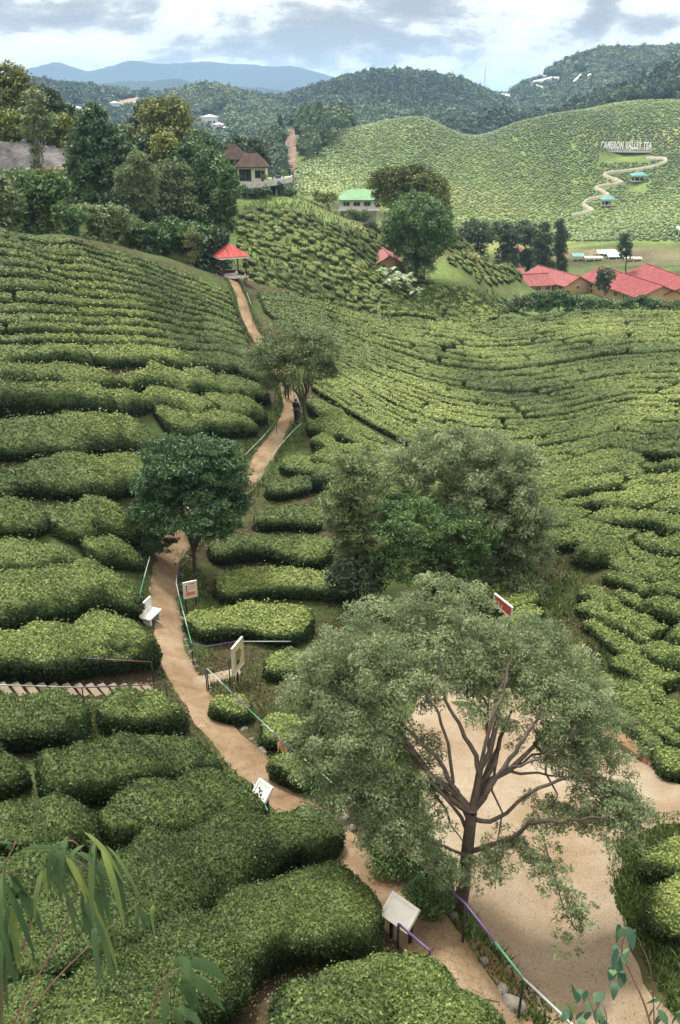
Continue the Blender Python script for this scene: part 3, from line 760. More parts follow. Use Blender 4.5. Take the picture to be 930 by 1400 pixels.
# scattered small bushes: slope below the lodge, far hill. One mass.
def domes(XY, rad, hgt, g, rows=2, n=7):
    """low lumpy domes, vectorised"""
    m = len(XY); Z = H(XY[:, 0], XY[:, 1])
    vs = []
    for k in range(rows):
        a = k / rows * 1.35
        rr = math.cos(a) * (1.0 if k else .85); zz = math.sin(a)
        ang = np.linspace(0, 2 * math.pi, n, endpoint=False) + k * .4
        jr = g.uniform(.75, 1.25, (m, n)); jz = g.uniform(.8, 1.2, (m, n))
        vs.append(np.stack([XY[:, 0, None] + rad[:, None] * rr * jr * np.cos(ang), XY[:, 1, None] + rad[:, None] * rr * jr * np.sin(ang),
                            (Z - .1)[:, None] + hgt[:, None] * (zz * jz if k else np.zeros((m, n)))], -1))
    top = np.stack([XY[:, 0] + g.normal(size=m) * rad * .2, XY[:, 1] + g.normal(size=m) * rad * .2, Z + hgt], -1)[:, None]
    V = np.concatenate(vs + [top], 1); per = rows * n + 1
    fq, ft = [], []
    for k in range(rows - 1):
        for j in range(n): fq.append((k * n + j, k * n + (j + 1) % n, (k + 1) * n + (j + 1) % n, (k + 1) * n + j))
    for j in range(n): ft.append(((rows - 1) * n + j, (rows - 1) * n + (j + 1) % n, rows * n))
    off = (np.arange(m) * per)[:, None, None]
    return V.reshape(-1, 3), (np.array(fq)[None] + off).reshape(-1, 4), (np.array(ft)[None] + off).reshape(-1, 3), per
def fill_px(poly, n, rmin, rmax, g):
    """random ground points seen inside a picture polygon"""
    poly = np.array(poly, float); lo, hi = poly.min(0), poly.max(0); out = []
    q = g.uniform(size=(n, 2)) * (hi - lo) + lo
    return q[inpoly(q, poly)]
def inpoly(q, poly):
    x, y = q[:, 0], q[:, 1]; ins = np.zeros(len(q), bool); j = len(poly) - 1
    for i in range(len(poly)):
        xi, yi = poly[i]; xj, yj = poly[j]
        ins ^= ((yi > y) != (yj > y)) & (x < (xj - xi) * (y - yi) / (yj - yi + 1e-12) + xi); j = i
    return ins
gS = np.random.default_rng(31)
# slope below the lodge: loose rows of separate bushes
POLY_S = np.array([(322,292),(345,275),(430,268),(470,295),(520,325),(560,372),(600,390),(680,400),(700,425),(660,445),(560,440),(480,425),(420,408),(350,392),(325,345)], float)
def grid_pts(poly, r0, r1, du, dv, g, ang=0.0, jit=.3):
    th = np.array([math.atan2((u - CX) / F, CP + .15) for u in (poly[:, 0].min(), poly[:, 0].max())])
    x0, x1 = r1 * math.sin(th[0]) * 1.1 if th[0] < 0 else r0 * math.sin(th[0]), r1 * math.sin(th[1]) * 1.15
    xs = np.arange(-1.0, 1.0, 1.0)
    L = 1.6 * r1
    a, b = np.meshgrid(np.arange(-L, L, du), np.arange(-L, L, dv))
    a = a + g.normal(size=a.shape) * du * jit; b = b + g.normal(size=b.shape) * dv * jit * .6 + .8 * np.sin(a * .13)
    X = a * math.cos(ang) - b * math.sin(ang); Y = a * math.sin(ang) + b * math.cos(ang)
    X, Y = X.ravel(), Y.ravel(); r = np.hypot(X, Y)
    m = (r > r0) & (r < r1) & (Y > 0) & (np.abs(X / np.maximum(Y, 1)) < .55)
    X, Y = X[m], Y[m]; z = H(X, Y); u, v = proj(np.c_[X, Y, z])
    k = inpoly(np.c_[u, v], poly)
    return np.c_[X, Y][k]
S = grid_pts(POLY_S, 104, 160, 1.35, 1.65, gS, .35, .36)
S = S[(gS.uniform(size=len(S)) < .86) & (Wave(77, .12, 9, 2)(S) > -.9)]
gaps = np.abs(np.sin(S[:, 0] * .055 + S[:, 1] * .03 + .9)) > .10
S = S[gaps]
S2 = grid_pts(np.array([(618,318),(640,322),(745,366),(735,380),(690,392),(640,395),(612,372)], float), 150, 196, 1.5, 1.8, gS, .1, .3); S = np.vstack([S, S2])
pV, pF, pT = [], [], []
for c in S:
    d = float(np.hypot(*c)); a = gS.uniform(-.5, 1.0); ln = gS.uniform(.5, 1.7)
    C = np.array([c - ln * np.array([math.cos(a), math.sin(a)]) * .5 * k for k in (1, .4, -.4, -1)])
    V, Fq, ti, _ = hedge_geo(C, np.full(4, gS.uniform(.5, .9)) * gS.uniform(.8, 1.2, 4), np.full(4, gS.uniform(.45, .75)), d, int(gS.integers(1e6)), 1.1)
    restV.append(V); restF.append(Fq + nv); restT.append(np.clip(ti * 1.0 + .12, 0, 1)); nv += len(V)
# far tea hill
WP = [(780,296.5),(797,293),(809.8,289),(803,284.5),(797.7,280.5),(804,274.4),(818,271.5),(831.6,268.4),(824,263),(814.7,257.5),(832,254.5),(850,251),(838,246),(826,240.5),(833,237.5),(844.5,236.2),(862,234),(877,232),(890,229.5),(899,227),(908,223.5),(911,220.5),(908,218.3),(896,217.6),(884,217.8)]
WPTH = resample(pxl(WP, rmin=240, rmax=520), 240)
POLY_F = np.array([(392,262),(398,235),(432,212),(480,170),(570,161),(680,166),(800,138),(870,132),(935,115),(940,330),(760,330),(620,318),(560,300),(520,270),(460,275)], float)
FAR = grid_pts(POLY_F, 225, 590, 1.28, 2.0, gS, -.55, .16)
FAR = FAR[gS.uniform(size=len(FAR)) < .93]
FAR = FAR[np.min(np.linalg.norm(FAR[:, None] - WPTH[None, ::3, :2], axis=2), axis=1) > 1.5]
fz = np.stack(proj(np.c_[FAR, H(FAR[:, 0], FAR[:, 1])]), -1)
for pl in ([(818,208),(890,208),(890,223),(818,223)], [(859,250),(884,250),(884,264),(859,264)], [(820,272),(842,272),(842,286),(820,286)]): 
    k_ = ~inpoly(fz, np.array(pl, float)); FAR, fz = FAR[k_], fz[k_]
rad = gS.uniform(.52, .88, len(FAR)); hg = gS.uniform(.6, 1.0, len(FAR))
V, fq, ft, per = domes(FAR, rad, hg, gS)
print('slope bushes', len(S), 'far bushes', len(FAR))
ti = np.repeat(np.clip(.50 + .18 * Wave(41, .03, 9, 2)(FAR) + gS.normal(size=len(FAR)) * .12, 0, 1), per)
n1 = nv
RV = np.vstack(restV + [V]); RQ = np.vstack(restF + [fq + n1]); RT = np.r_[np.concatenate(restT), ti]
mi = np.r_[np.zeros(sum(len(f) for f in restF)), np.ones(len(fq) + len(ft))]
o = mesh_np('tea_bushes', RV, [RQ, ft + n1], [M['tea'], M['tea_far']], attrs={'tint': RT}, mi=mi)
tag(o, 'mass of small tea bushes covering the far slopes of the plantation', 'tea bushes', kind='stuff')
# ---------------------------------------------------------------- trees
def gpos(u, r, v=600):
    for _ in range(5):
        d = rays(u, v); p = np.array([d[0] * r, d[1] * r, 0.0]); p[2] = float(H(p[0], p[1])); v = float(proj(p)[1])
    return p
def lobe_px(u, v, ru, rv, r):
    c = W(u, v, r); zf = c[1] * CP - c[2] * SP
    return (c, np.array([ru * zf / F, ru * zf / F, rv * zf / F]))
TUBE = {}
def limb_geo(segs, n=6):
    """segs: list of (pts, radii) -> one tube mesh"""
    V, Fc, b = [], [], 0
    for pts, rad in segs:
        pts = np.asarray(pts); m = len(pts)
        d = np.gradient(pts, axis=0); d /= np.linalg.norm(d, axis=1)[:, None] + 1e-9
        ref = np.array([.31, .2, .93]) if abs(d[0][2]) < .8 else np.array([.9, .3, .1])
        a = np.cross(d, ref); a /= np.linalg.norm(a, axis=1)[:, None] + 1e-9; c = np.cross(d, a)
        ang = np.linspace(0, 2 * math.pi, n, endpoint=False)
        ring = pts[:, None] + np.asarray(rad)[:, None, None] * (a[:, None] * np.cos(ang)[None, :, None] + c[:, None] * np.sin(ang)[None, :, None])
        V.append(ring.reshape(-1, 3)); idx = b + np.arange(m * n).reshape(m, n)
        Fc.append(np.stack([idx[:-1], np.roll(idx, -1, 1)[:-1], np.roll(idx, -1, 1)[1:], idx[1:]], -1).reshape(-1, 4)); b += m * n
    return np.vstack(V), np.vstack(Fc)
def curve(a, b, sag, g, n=8, wig=.05):
    t = np.linspace(0, 1, n)[:, None]; ln = np.linalg.norm(b - a)
    mid = (a + b) / 2 + np.array([0, 0, sag * ln])
    p = (1 - t) ** 2 * a + 2 * t * (1 - t) * mid + t ** 2 * b
    w = g.normal(size=(n, 3)) * wig * ln * np.sin(np.pi * t) ; return p + w * .5
def tree(name, label, base, lobes, leaf, bark, group=None, trunk_r=.15, L=.3, cover=1.0, clump=.28, asp=.6, limbs=7, fork=.55, seed=0, lean=None,
         shell=(.62, 1.0), tilt=.9, below=-.45, flat=.7, cat='tree', droop=0.0, extra=None, sub=2, twigs=True, bark_name='trunk', tintv=.12, tmean=.5, dens=.62):
    g = np.random.default_rng(seed + 1000); base = np.asarray(base, float)
    root = empty(name, base, label, cat, group)
    Lc, Lr = np.array([q[0] for q in lobes]), np.array([q[1] for q in lobes]); Ld = [q[2] if len(q) > 2 else 1.0 for q in lobes]
    cen = Lc.mean(0); low = (Lc[:, 2] - Lr[:, 2]).min()
    clumps, crad = [], []
    cden = []
    for c, r, dn in zip(Lc, Lr, Ld):
        cr = clump * r.mean() ** .8 * (1.6 ** .2)
        k = max(6, int(12.6 * (r[0] * r[2]) / (cr * cr) * dens))
        dr = g.normal(size=(k * 2, 3)); dr /= np.linalg.norm(dr, axis=1)[:, None]
        dr = dr[(dr[:, 2] > below) | (g.uniform(size=len(dr)) < .2)][:k]
        rad = g.uniform(*shell, (len(dr), 1)) 
        inner = g.uniform(size=len(dr)) < .12; rad[inner] *= .6
        clumps.append(c + dr * rad * r); crad.append(np.full(len(dr), cr) * g.uniform(.7, 1.35, len(dr))); cden.append(np.full(len(dr), dn))
    Cc, Cr, Cd = np.vstack(clumps), np.concatenate(crad), np.concatenate(cden)
    kp = g.uniform(size=len(Cc)) < Cd; Cc, Cr = Cc[kp], Cr[kp]
    ctint = np.clip(tmean + g.normal(size=len(Cc)) * tintv, 0, 1)
    nl = np.maximum(3, (cover * 5.0 * Cr ** 2 / (asp * L * L)).astype(int))
    own = np.repeat(np.arange(len(Cc)), nl); n = len(own)
    q = g.normal(size=(n, 3)); q /= np.linalg.norm(q, axis=1)[:, None]; q *= (g.uniform(size=(n, 1)) ** .45)
    pt = Cc[own] + q * Cr[own, None] * np.array([1, 1, flat])
    if droop: pt[:, 2] -= droop * np.hypot(q[:, 0], q[:, 1]) ** 2 * Cr[own]
    N = q * .9 + np.array([0, 0, .55])
    V, Fq = leaf_quads(pt, N, L, asp, g, tilt)
    ti = np.clip(ctint[own] + g.normal(size=n) * .10, 0, 1)
    # limbs
    segs = []
    top = np.array([base[0] * (1 - .5) + cen[0] * .5, base[1] * .5 + cen[1] * .5, base[2] + (max(low, base[2] + .5) - base[2]) * 1.0]) if lean is None else np.asarray(lean, float)
    fk = base + (top - base) * fork if lean is None else top
    tp = curve(base - np.array([0, 0, .3]), fk, 0, g, 7, .03); segs.append((tp, np.linspace(trunk_r, trunk_r * .72, 7)))
    order = g.permutation(len(Cc)); tips = []
    for k in range(min(limbs, len(order))):
        tgt = Lc[k % len(Lc)] + (Cc[order[k]] - Lc[k % len(Lc)]) * .55
        p = curve(fk, tgt, .10, g, 8, .06); segs.append((p, np.linspace(trunk_r * .55, trunk_r * .16, 8))); tips.append(p)
    if twigs and tips:
        for k in order[:limbs * sub * 2]:
            t = tips[int(np.argmin([np.linalg.norm(q_[4] - Cc[k]) for q_ in tips]))]
            a = t[g.integers(3, 7)]
            segs.append((curve(a, Cc[k], .06, g, 6, .08), np.linspace(trunk_r * .22, trunk_r * .05, 6)))
    for e in (extra or []): segs.append(e)
    TV, TF = limb_geo(segs)
    mesh_np('trunk', TV - base, TF, bark, root, smooth=True)
    mesh_np('crown', V - base, Fq, leaf, root, attrs={'tint': np.repeat(ti, 4)})
    return root
def lb_cov(q): return q[5] if len(q) > 5 else 1.0
def T(name, label, u, r, lobes, leaf, bark='bark', **k):
    """lobes in picture pixels (u, v, ru, rv[, extra range])"""
    if k.pop('skirt', k.get('group') == gw or k.get('group') == gh):       # leafy low branches down to the ground
        gp = gpos(u, r); vg = float(proj(gp)[1]); lo = max(lobes, key=lambda q: q[1] + q[3]); vb = lo[1] + lo[3] * .6
        if vg > vb + 4: lobes = lobes + [(u * .5 + lo[0] * .5, (vb + vg) / 2, lo[2] * .9, (vg - vb) / 2 + 2, -.5, .8)]
    lb = [(*lobe_px(q[0], q[1], q[2], q[3], r + (q[4] if len(q) > 4 else 0)), lb_cov(q)) for q in lobes]
    return tree(name, label, gpos(u, r), lb, M[leaf], M[bark], **k)

gw = 'trees behind the pavilion ridge'; gh = 'trees on the hill above the rock face'
# --- the large acacia over the clearing
b0 = P1(628, 1243); rA = float(np.hypot(b0[0], b0[1]))
al = [(606,845,80,50,1.9,1),(520,890,100,60,1.5,1),(716,890,72,42,1.8,.9),(440,930,66,55,1.2,.95),(590,915,110,58,1.1,.95),(770,940,80,55,1.3,.85),(480,990,75,50,.6,.9),
      (705,950,95,42,1.3,.75),(530,1045,85,55,.3,.8),(475,1085,62,46,0,.8),(805,1030,65,48,1.2,.75),(835,1105,62,42,.5,.8),(755,1115,55,34,.3,.55),(560,1120,60,50,-.3,.75),(430,1020,50,45,.5,.8),(760,1010,60,40,1.0,.6),
      (850,1110,45,42,.5,.6),(535,1122,55,40,-.4,.7),(655,1185,46,28,-.5,.6),(700,1165,44,24,-.2,.55),(750,1190,40,28,-.5,.55),(785,1250,30,40,-.8,.38),(770,1290,26,24,-1.0,.3),(810,980,60,30,1.4,.65),(600,1185,30,26,-.6,.6)]
lobesA = [(*lobe_px(u, v, ru, rv, rA + e), dn) for u, v, ru, rv, e, dn in al]
gA = np.random.default_rng(5)
def wp(u, v, e): return W(u, v, rA + e)
fkA = wp(645, 1110, -.15)
ex = []
for pts, r0, r1 in [([(645,1110,-.15),(655,1060,0),(640,1010,.2),(612,960,.4),(600,900,.7)], .085, .03),
                    ([(645,1110,-.15),(690,1050,.1),(720,1005,.4),(745,965,.9)], .085, .03),
                    ([(650,1120,-.15),(680,1120,0),(730,1080,.1),(790,1060,.4),(830,1080,.5)], .07, .025),
                    ([(640,1165,-.1),(690,1150,-.1),(730,1125,-.1),(800,1120,.0),(850,1110,.2)], .08, .025),
                    ([(645,1130,-.15),(620,1070,0),(580,1020,.2),(540,980,.5),(500,930,.9)], .075, .025),
                    ([(640,1140,-.15),(600,1080,-.1),(550,1060,0),(500,1050,.0),(450,1010,.3)], .06, .02),
                    ([(655,1060,0),(668,1000,.2),(690,940,.7),(700,890,1.2)], .055, .02),
                    ([(620,1070,0),(612,1010,.1),(585,950,.3),(560,900,.8)], .05, .02),
                    ([(730,1125,-.1),(752,1170,-.4),(765,1220,-.7),(790,1275,-1.0)], .03, .012),
                    ([(690,1050,.1),(735,1040,.2),(770,1010,.6),(820,985,1.0)], .04, .012),
                    ([(640,1170,-.2),(585,1150,-.4),(540,1140,-.5),(490,1110,-.3)], .045, .015)]:
    p = resample(np.array([wp(*q) for q in pts]), 16); p[1:-1] += gA.normal(size=(14, 3)) * .02
    ex.append((p, np.linspace(r0, r1, 16) * .58))
tree('acacia_tree', 'large spreading acacia with feathery grey green foliage standing between path and sandy clearing', b0, lobesA, M['acacia'], M['bark'],
     trunk_r=.125, L=.068, asp=.30, cover=.92, clump=.19, dens=.44, limbs=6, fork=.5, seed=4, lean=fkA, tilt=.75, flat=.5, extra=ex, sub=1, shell=(.35, 1.0), below=-.7, droop=.25, tintv=.13)
# --- trees in the dip
T('acacia_tree', 'tall thin-leaved acacia, widest of the trees clumped in the dip above the sandy clearing', 625, 33.5,
  [(620,625,75,50,1.0),(690,640,60,50,1.0),(560,640,45,40,1.0),(710,700,48,50,.3),(640,690,75,50,.2),(720,750,40,45,0),(665,760,45,40,0)], 'acacia', trunk_r=.16, L=.16, asp=.34, cover=1.0, clump=.24, dens=.5, tintv=.16, limbs=10, seed=7, flat=.55, below=-.7, shell=(.45,1))
T('feathery_tree', 'pale feathery tree, leftmost of the clump in the dip, beside the tea hedges', 492, 33,
  [(492,655,42,38,0),(470,700,36,35,-.2),(500,720,42,40,0),(485,760,30,28,-.2)], 'grey_green', trunk_r=.12, L=.15, asp=.35, cover=1.0, clump=.25, dens=.55, tintv=.15, limbs=7, seed=8, flat=.5, below=-.6)
T('feathery_tree', 'fresh green feathery tree in front of the tall acacia in the dip', 585, 31.5,
  [(570,715,55,38,0),(630,735,50,40,.2),(560,765,48,38,-.2),(620,785,45,28,0)], 'fresh', trunk_r=.13, L=.15, asp=.38, cover=1.1, clump=.25, dens=.55, tintv=.15, limbs=8, seed=9, flat=.45, below=-.5)
T('dark_shrub', 'dark shrub filling the shade under the leftmost feathery tree', 505, 31.5, [(500,785,36,26,0),(470,790,24,22,0)], 'dark_tree', trunk_r=.06, L=.15, cover=.9, limbs=4, seed=10, cat='shrub')
# --- dark round tree by the path
bD = P1(267, 783)
T('round_tree', 'dark green feathery tree with a round crown and thin trunk beside the footpath', 267, float(np.hypot(bD[0], bD[1])),
  [(262,640,68,46,.3),(230,660,44,46,.1),(300,660,40,48,.1),(262,690,74,38,-.2),(215,700,32,36,-.2),(310,695,28,32,-.2),(215,740,26,18,-.3),(285,722,35,14,-.2)], 'dk_green', trunk_r=.11, L=.19, asp=.34, cover=1.15, clump=.27, limbs=9, seed=11, flat=.38, fork=.8, below=-.4, shell=(.7,1.02))
# --- leaning thin tree near the visitors
bL = P1(418, 575); rL = float(np.hypot(bL[0], bL[1]))
T('thin_tree', 'airy pale green tree leaning over the path beside the visitors', 418, rL,
  [(395,470,50,30,.5),(440,480,32,26,.3),(365,490,34,30,-.2),(410,500,45,28,0),(375,525,26,18,-.5),(445,510,22,22,.2),(425,455,30,16,.8)], 'grey_green', bark='bark', trunk_r=.13, L=.20, asp=.34, cover=.50, clump=.30, limbs=9, seed=12, flat=.5, fork=.45, shell=(.4,1))

# --- wooded clump behind the pavilion ridge
gw = 'trees behind the pavilion ridge'
T('tall_tree', 'tall rich green tree with a pointed layered crown left of the wooded clump', 135, 104,
  [(128,165,22,22),(122,195,30,26),(150,205,30,30,1),(112,225,26,26),(140,240,40,34),(120,270,34,32,-1),(155,280,28,26,-1)], 'forest_green', group=gw, trunk_r=.3, L=.42, clump=.34, seed=20, flat=.5)
T('tall_tree', 'tall olive yellow tree rising highest in the wooded clump', 225, 122,
  [(215,158,26,24),(240,165,24,30),(225,190,40,26),(250,200,22,30,-1)], 'olive', group=gw, trunk_r=.3, L=.42, clump=.32, seed=21)
T('tall_tree', 'small dark pointed tree left of the tall olive tree', 195, 126, [(198,165,16,24),(190,185,22,22)], 'dark_tree', group=gw, trunk_r=.25, L=.42, clump=.34, seed=22)
T('bright_tree', 'small bright yellow-green tree in front of the tall olive tree', 228, 112, [(225,197,20,16),(240,212,16,14),(222,212,14,12)], 'yellow_green', group=gw, trunk_r=.2, L=.40, clump=.36, seed=23)
T('drooping_conifer', 'grey green conifer with drooping boughs and a pale bare trunk', 188, 97,
  [(188,215,14,14),(178,235,22,16),(200,238,18,16),(182,258,26,16),(202,265,16,14),(190,280,18,10)], 'grey_green', bark='bark_pale', group=gw, skirt=False, trunk_r=.16, L=.36, asp=.3, cover=.75, clump=.40, limbs=10, fork=.95, seed=24, droop=.9, flat=.35)
T('broad_tree', 'broad dark tree on the lodge side of the wooded clump', 285, 108,
  [(270,225,36,30,2),(300,250,28,30),(268,262,34,32),(300,290,24,30,-1),(275,305,30,26,-2)], 'forest_green', group=gw, trunk_r=.3, L=.40, clump=.32, seed=25, tmean=.45)
T('broad_tree', 'mid green tree in the heart of the wooded clump behind the drooping conifer', 238, 104,
  [(235,250,30,30),(222,285,28,28,-1),(250,290,28,28,-1)], 'grey_green', group=gw, trunk_r=.28, L=.40, clump=.34, seed=26, tmean=.38)
T('broad_tree', 'low dark tree at the foot of the wooded clump nearest the pavilion', 262, 94, [(255,325,30,22),(235,318,22,20),(280,330,22,18)], 'fresh', group=gw, trunk_r=.2, L=.36, clump=.34, seed=27, tmean=.42)
T('broad_tree', 'shadowed green tree between the pointed tree and the drooping conifer', 165, 110, [(165,235,24,34),(172,270,22,26)], 'dark_tree', group=gw, trunk_r=.25, L=.4, clump=.34, seed=28)
T('leafy_bush', 'pale leafy bush under the pointed tree, right above the ridge hedges', 125, 86, [(112,295,22,16),(140,302,22,18),(160,300,20,20)], 'grey_green', group=gw, trunk_r=.12, L=.34, clump=.36, seed=29, cat='bush', tmean=.6)
T('leafy_bush', 'large rounded green bush at the photo edge below the rock face', 38, 84, [(20,260,34,26),(50,270,34,30),(75,262,22,26)], 'fresh', group=gw, trunk_r=.15, L=.36, clump=.32, seed=30, cat='bush')
T('leafy_bush', 'yellowish bush between the rock face and the pointed tree', 72, 92, [(75,245,18,16),(60,240,14,10)], 'yellow_green', group=gw, trunk_r=.12, L=.34, clump=.36, seed=31, cat='bush', tmean=.3)
T('leafy_bush', 'low dark bush under the drooping conifer on the ridge', 200, 88, [(195,318,20,14),(215,325,16,14)], 'fresh', group=gw, trunk_r=.1, L=.34, clump=.36, seed=32, cat='bush', tmean=.4)
for i, (lb_, u, r, lbs, mt) in enumerate([
  ('dark bush in the shade between pointed tree and drooping conifer', 150, 96, [(150,290,24,24),(175,300,20,20)], 'dark_tree'),
  ('dark understorey tree under the middle of the wooded clump', 225, 98, [(215,315,22,22),(205,295,18,20)], 'dark_tree'),
  ('leafy tree at the lodge end of the wooded clump, next to the sparse slope', 305, 104, [(308,275,18,24),(300,310,20,22),(312,245,14,18)], 'fresh'),
  ('dense dark bush just behind the ridge hedges below the broad tree', 285, 92, [(290,340,16,14),(275,345,16,10),(300,325,14,14)], 'dark_tree'),
  ('bushy tree at the photo edge behind the ridge hedges', -5, 78, [(-5,265,26,26),(10,280,24,16)], 'grey_green'),
  ('low leafy bush right behind the topmost ridge hedge', 92, 80, [(88,290,18,14),(105,300,14,12)], 'fresh'),
  ('grey green bush below the drooping conifer', 178, 90, [(178,310,18,18)], 'grey_green'),
  ('broad dark tree behind the drooping conifer and the bright tree', 205, 116, [(205,215,28,28),(190,240,26,26)], 'dark_tree'),
  ('green tree filling the gap behind the pointed tree', 165, 118, [(170,195,20,24),(180,215,22,24)], 'grey_green'),
  ('tall rounded tree between the olive tree and the lodge', 275, 118, [(275,200,24,20),(290,215,22,22),(262,215,20,20)], 'forest_green'),
  ('low bush at the foot of the rock face', 30, 96, [(25,242,24,12),(50,245,18,10)], 'fresh')]):
    T('broad_tree', lb_, u, r, lbs, mt, group=gw, trunk_r=.18, L=.38, clump=.33, seed=160 + i, tmean=.46, below=-.8)
T('feathery_conifer', 'small olive conifer standing behind the coral-roofed pavilion hedges', 263, 92, [(263,322,8,10),(263,335,12,10)], 'olive', group=gw, trunk_r=.07, L=.25, asp=.3, clump=.45, seed=33, cat='conifer')
gh = 'trees on the hill above the rock face'
for i, (lab, u, r, lb, mt) in enumerate([
  ('tall olive bamboo-like tree highest on the hill above the rock face', 18, 126, [(12,105,22,20),(28,125,26,22),(8,140,26,24),(40,140,20,20)], 'olive'),
  ('dark olive tree on the hill above the rock face, behind the ivy-clad trunk', 60, 128, [(58,135,24,16),(80,150,20,16),(65,160,26,16)], 'dark_tree'),
  ('yellowish low tree directly on top of the rock face at the photo edge', 15, 118, [(12,170,26,18),(36,175,20,16),(10,186,20,10)], 'yellow_green'),
  ('yellow-green low tree on top of the rock face next to the pointed tree', 85, 118, [(82,172,18,16),(95,180,12,14),(70,182,16,12)], 'yellow_green'),
  ('grey green tree sloping down behind the rock face hill', 88, 132, [(85,155,18,14),(98,165,12,14)], 'grey_green'),
  ]):
    T('hill_tree', lab, u, r, lb, mt, group=gh, trunk_r=.22, L=.42, clump=.33, seed=40 + i, tmean=.42 if mt == 'yellow_green' else .5)
T('ivy_tree', 'tall sparse tree with an ivy-clad trunk in front of the rock face', 50, 101,
  [(48,135,16,12),(42,155,18,14),(60,165,16,14),(48,180,20,14),(50,205,7,14),(50,228,6,14)], 'grey_green', bark='bark_pale', trunk_r=.28, L=.36, cover=.6, clump=.42, fork=.97, limbs=9, seed=50)
# --- round the lodge and the green-roofed house
gl = 'trees round the lodge'
T('lodge_tree', 'round dark tree behind the brown lodge roof, nearer the terrace end', 352, 162, [(350,205,16,16),(358,218,12,14)], 'dark_tree', group=gl, trunk_r=.2, L=.5, clump=.36, seed=60)
T('lodge_tree', 'round dark tree behind the middle of the brown lodge roof', 328, 165, [(326,200,15,13),(334,215,12,12)], 'forest_green', group=gl, trunk_r=.2, L=.5, clump=.36, seed=61, tmean=.4)
T('small_tree', 'yellowish small tree growing by the end of the lodge terrace slope', 455, 172, [(450,272,13,8),(436,268,9,7)], 'olive', group=gl, trunk_r=.1, L=.4, clump=.4, seed=62)
gc = 'big trees by the orange house'
T('big_tree', 'big yellow-topped tree behind the round one, overhanging the green-roofed house', 548, 163,
  [(528,248,26,20),(560,245,34,20),(590,262,26,24),(545,275,36,24),(600,290,18,24,-3)], 'yellow_green', group=gc, trunk_r=.4, L=.48, clump=.28, seed=63, tmean=.22)
T('big_tree', 'big round dense tree with hanging vines in front of the orange house', 568, 138,
  [(572,300,44,34),(550,320,28,26),(598,318,24,28),(572,335,38,22)], 'fresh', group=gc, trunk_r=.42, L=.40, clump=.25, seed=64, fork=.9, tmean=.60, shell=(.75,1.03))
T('hanging_vines', 'curtain of dark vines hanging beneath the big round tree', 572, 136.5, [(560,362,14,20),(585,360,12,18),(545,372,8,12)], 'dark_tree', group=None, trunk_r=.06, L=.35, asp=.25, cover=.6, clump=.5, seed=65, cat='vines', droop=1.0)
T('palm_shrub', 'bushy palm-like shrub before the white wall of the green-roofed house', 487, 168, [(482,293,9,7),(497,296,10,8),(490,303,8,6)], 'grey_green', trunk_r=.08, L=.4, asp=.3, clump=.45, seed=66, cat='shrub')
T('palm_shrub', 'dark shrub under the terrace between green-roofed and orange houses', 505, 158, [(505,310,9,6),(515,318,7,6)], 'dark_tree', trunk_r=.08, L=.4, clump=.45, seed=67, cat='shrub')
gk = 'dark trees in front of the far tea hill'
for i, (lab, u, r, lb) in enumerate([
  ('dark round tree at the edge of the grassy ridge, first of the row', 648, 200, [(648,316,24,15),(636,324,14,12),(662,326,14,12)]),
  ('second dark tree of the row behind the grassy ridge, with a slim stem', 688, 204, [(685,318,20,15),(700,326,18,13)]),
  ('dark tree between the row and the tall conifers', 722, 206, [(718,316,18,13),(730,328,15,13)])]):
    T('valley_tree', lab, u, r, lb, 'dark_tree', group=gk, skirt=True, tmean=.6, trunk_r=.25, L=.5, clump=.33, seed=70 + i)
T('conifer', 'broad tall conifer behind the long faded-roof house', 744, 196, [(744,312,8,8),(742,328,14,12),(744,345,15,10)], 'dark_tree', group=gk, skirt=True, trunk_r=.2, L=.45, asp=.35, clump=.42, seed=74, fork=1.0)
T('conifer', 'narrow tall conifer right next to the broad one', 767, 194, [(766,310,7,10),(768,325,10,12),(766,342,9,10)], 'dark_tree', group=gk, skirt=True, trunk_r=.2, L=.45, asp=.35, clump=.42, seed=75, fork=1.0)
T('conifer', 'single thin conifer before the open yard and white sheds', 855, 186, [(855,325,7,8),(856,338,11,9),(855,350,8,6)], 'dark_tree', group=gk, trunk_r=.16, L=.45, asp=.35, cover=.8, clump=.42, seed=76, fork=1.0)
T('small_tree', 'small round dark tree in front of the big red roofs', 828, 168, [(829,377,13,10),(824,388,11,8)], 'dark_tree', trunk_r=.1, L=.35, clump=.38, seed=77)
T('flowering_tree', 'small cream-flowered tree above the smallest red-roofed house', 649, 158, [(649,352,7,6),(647,361,7,6)], 'cream_leaf', trunk_r=.08, L=.3, clump=.45, seed=78)
T('red_shrub', 'dark red shrub next to the smallest red-roofed house', 664, 180, [(664,377,7,6)], 'red_leaf', trunk_r=.05, L=.3, clump=.45, seed=79, cat='shrub')
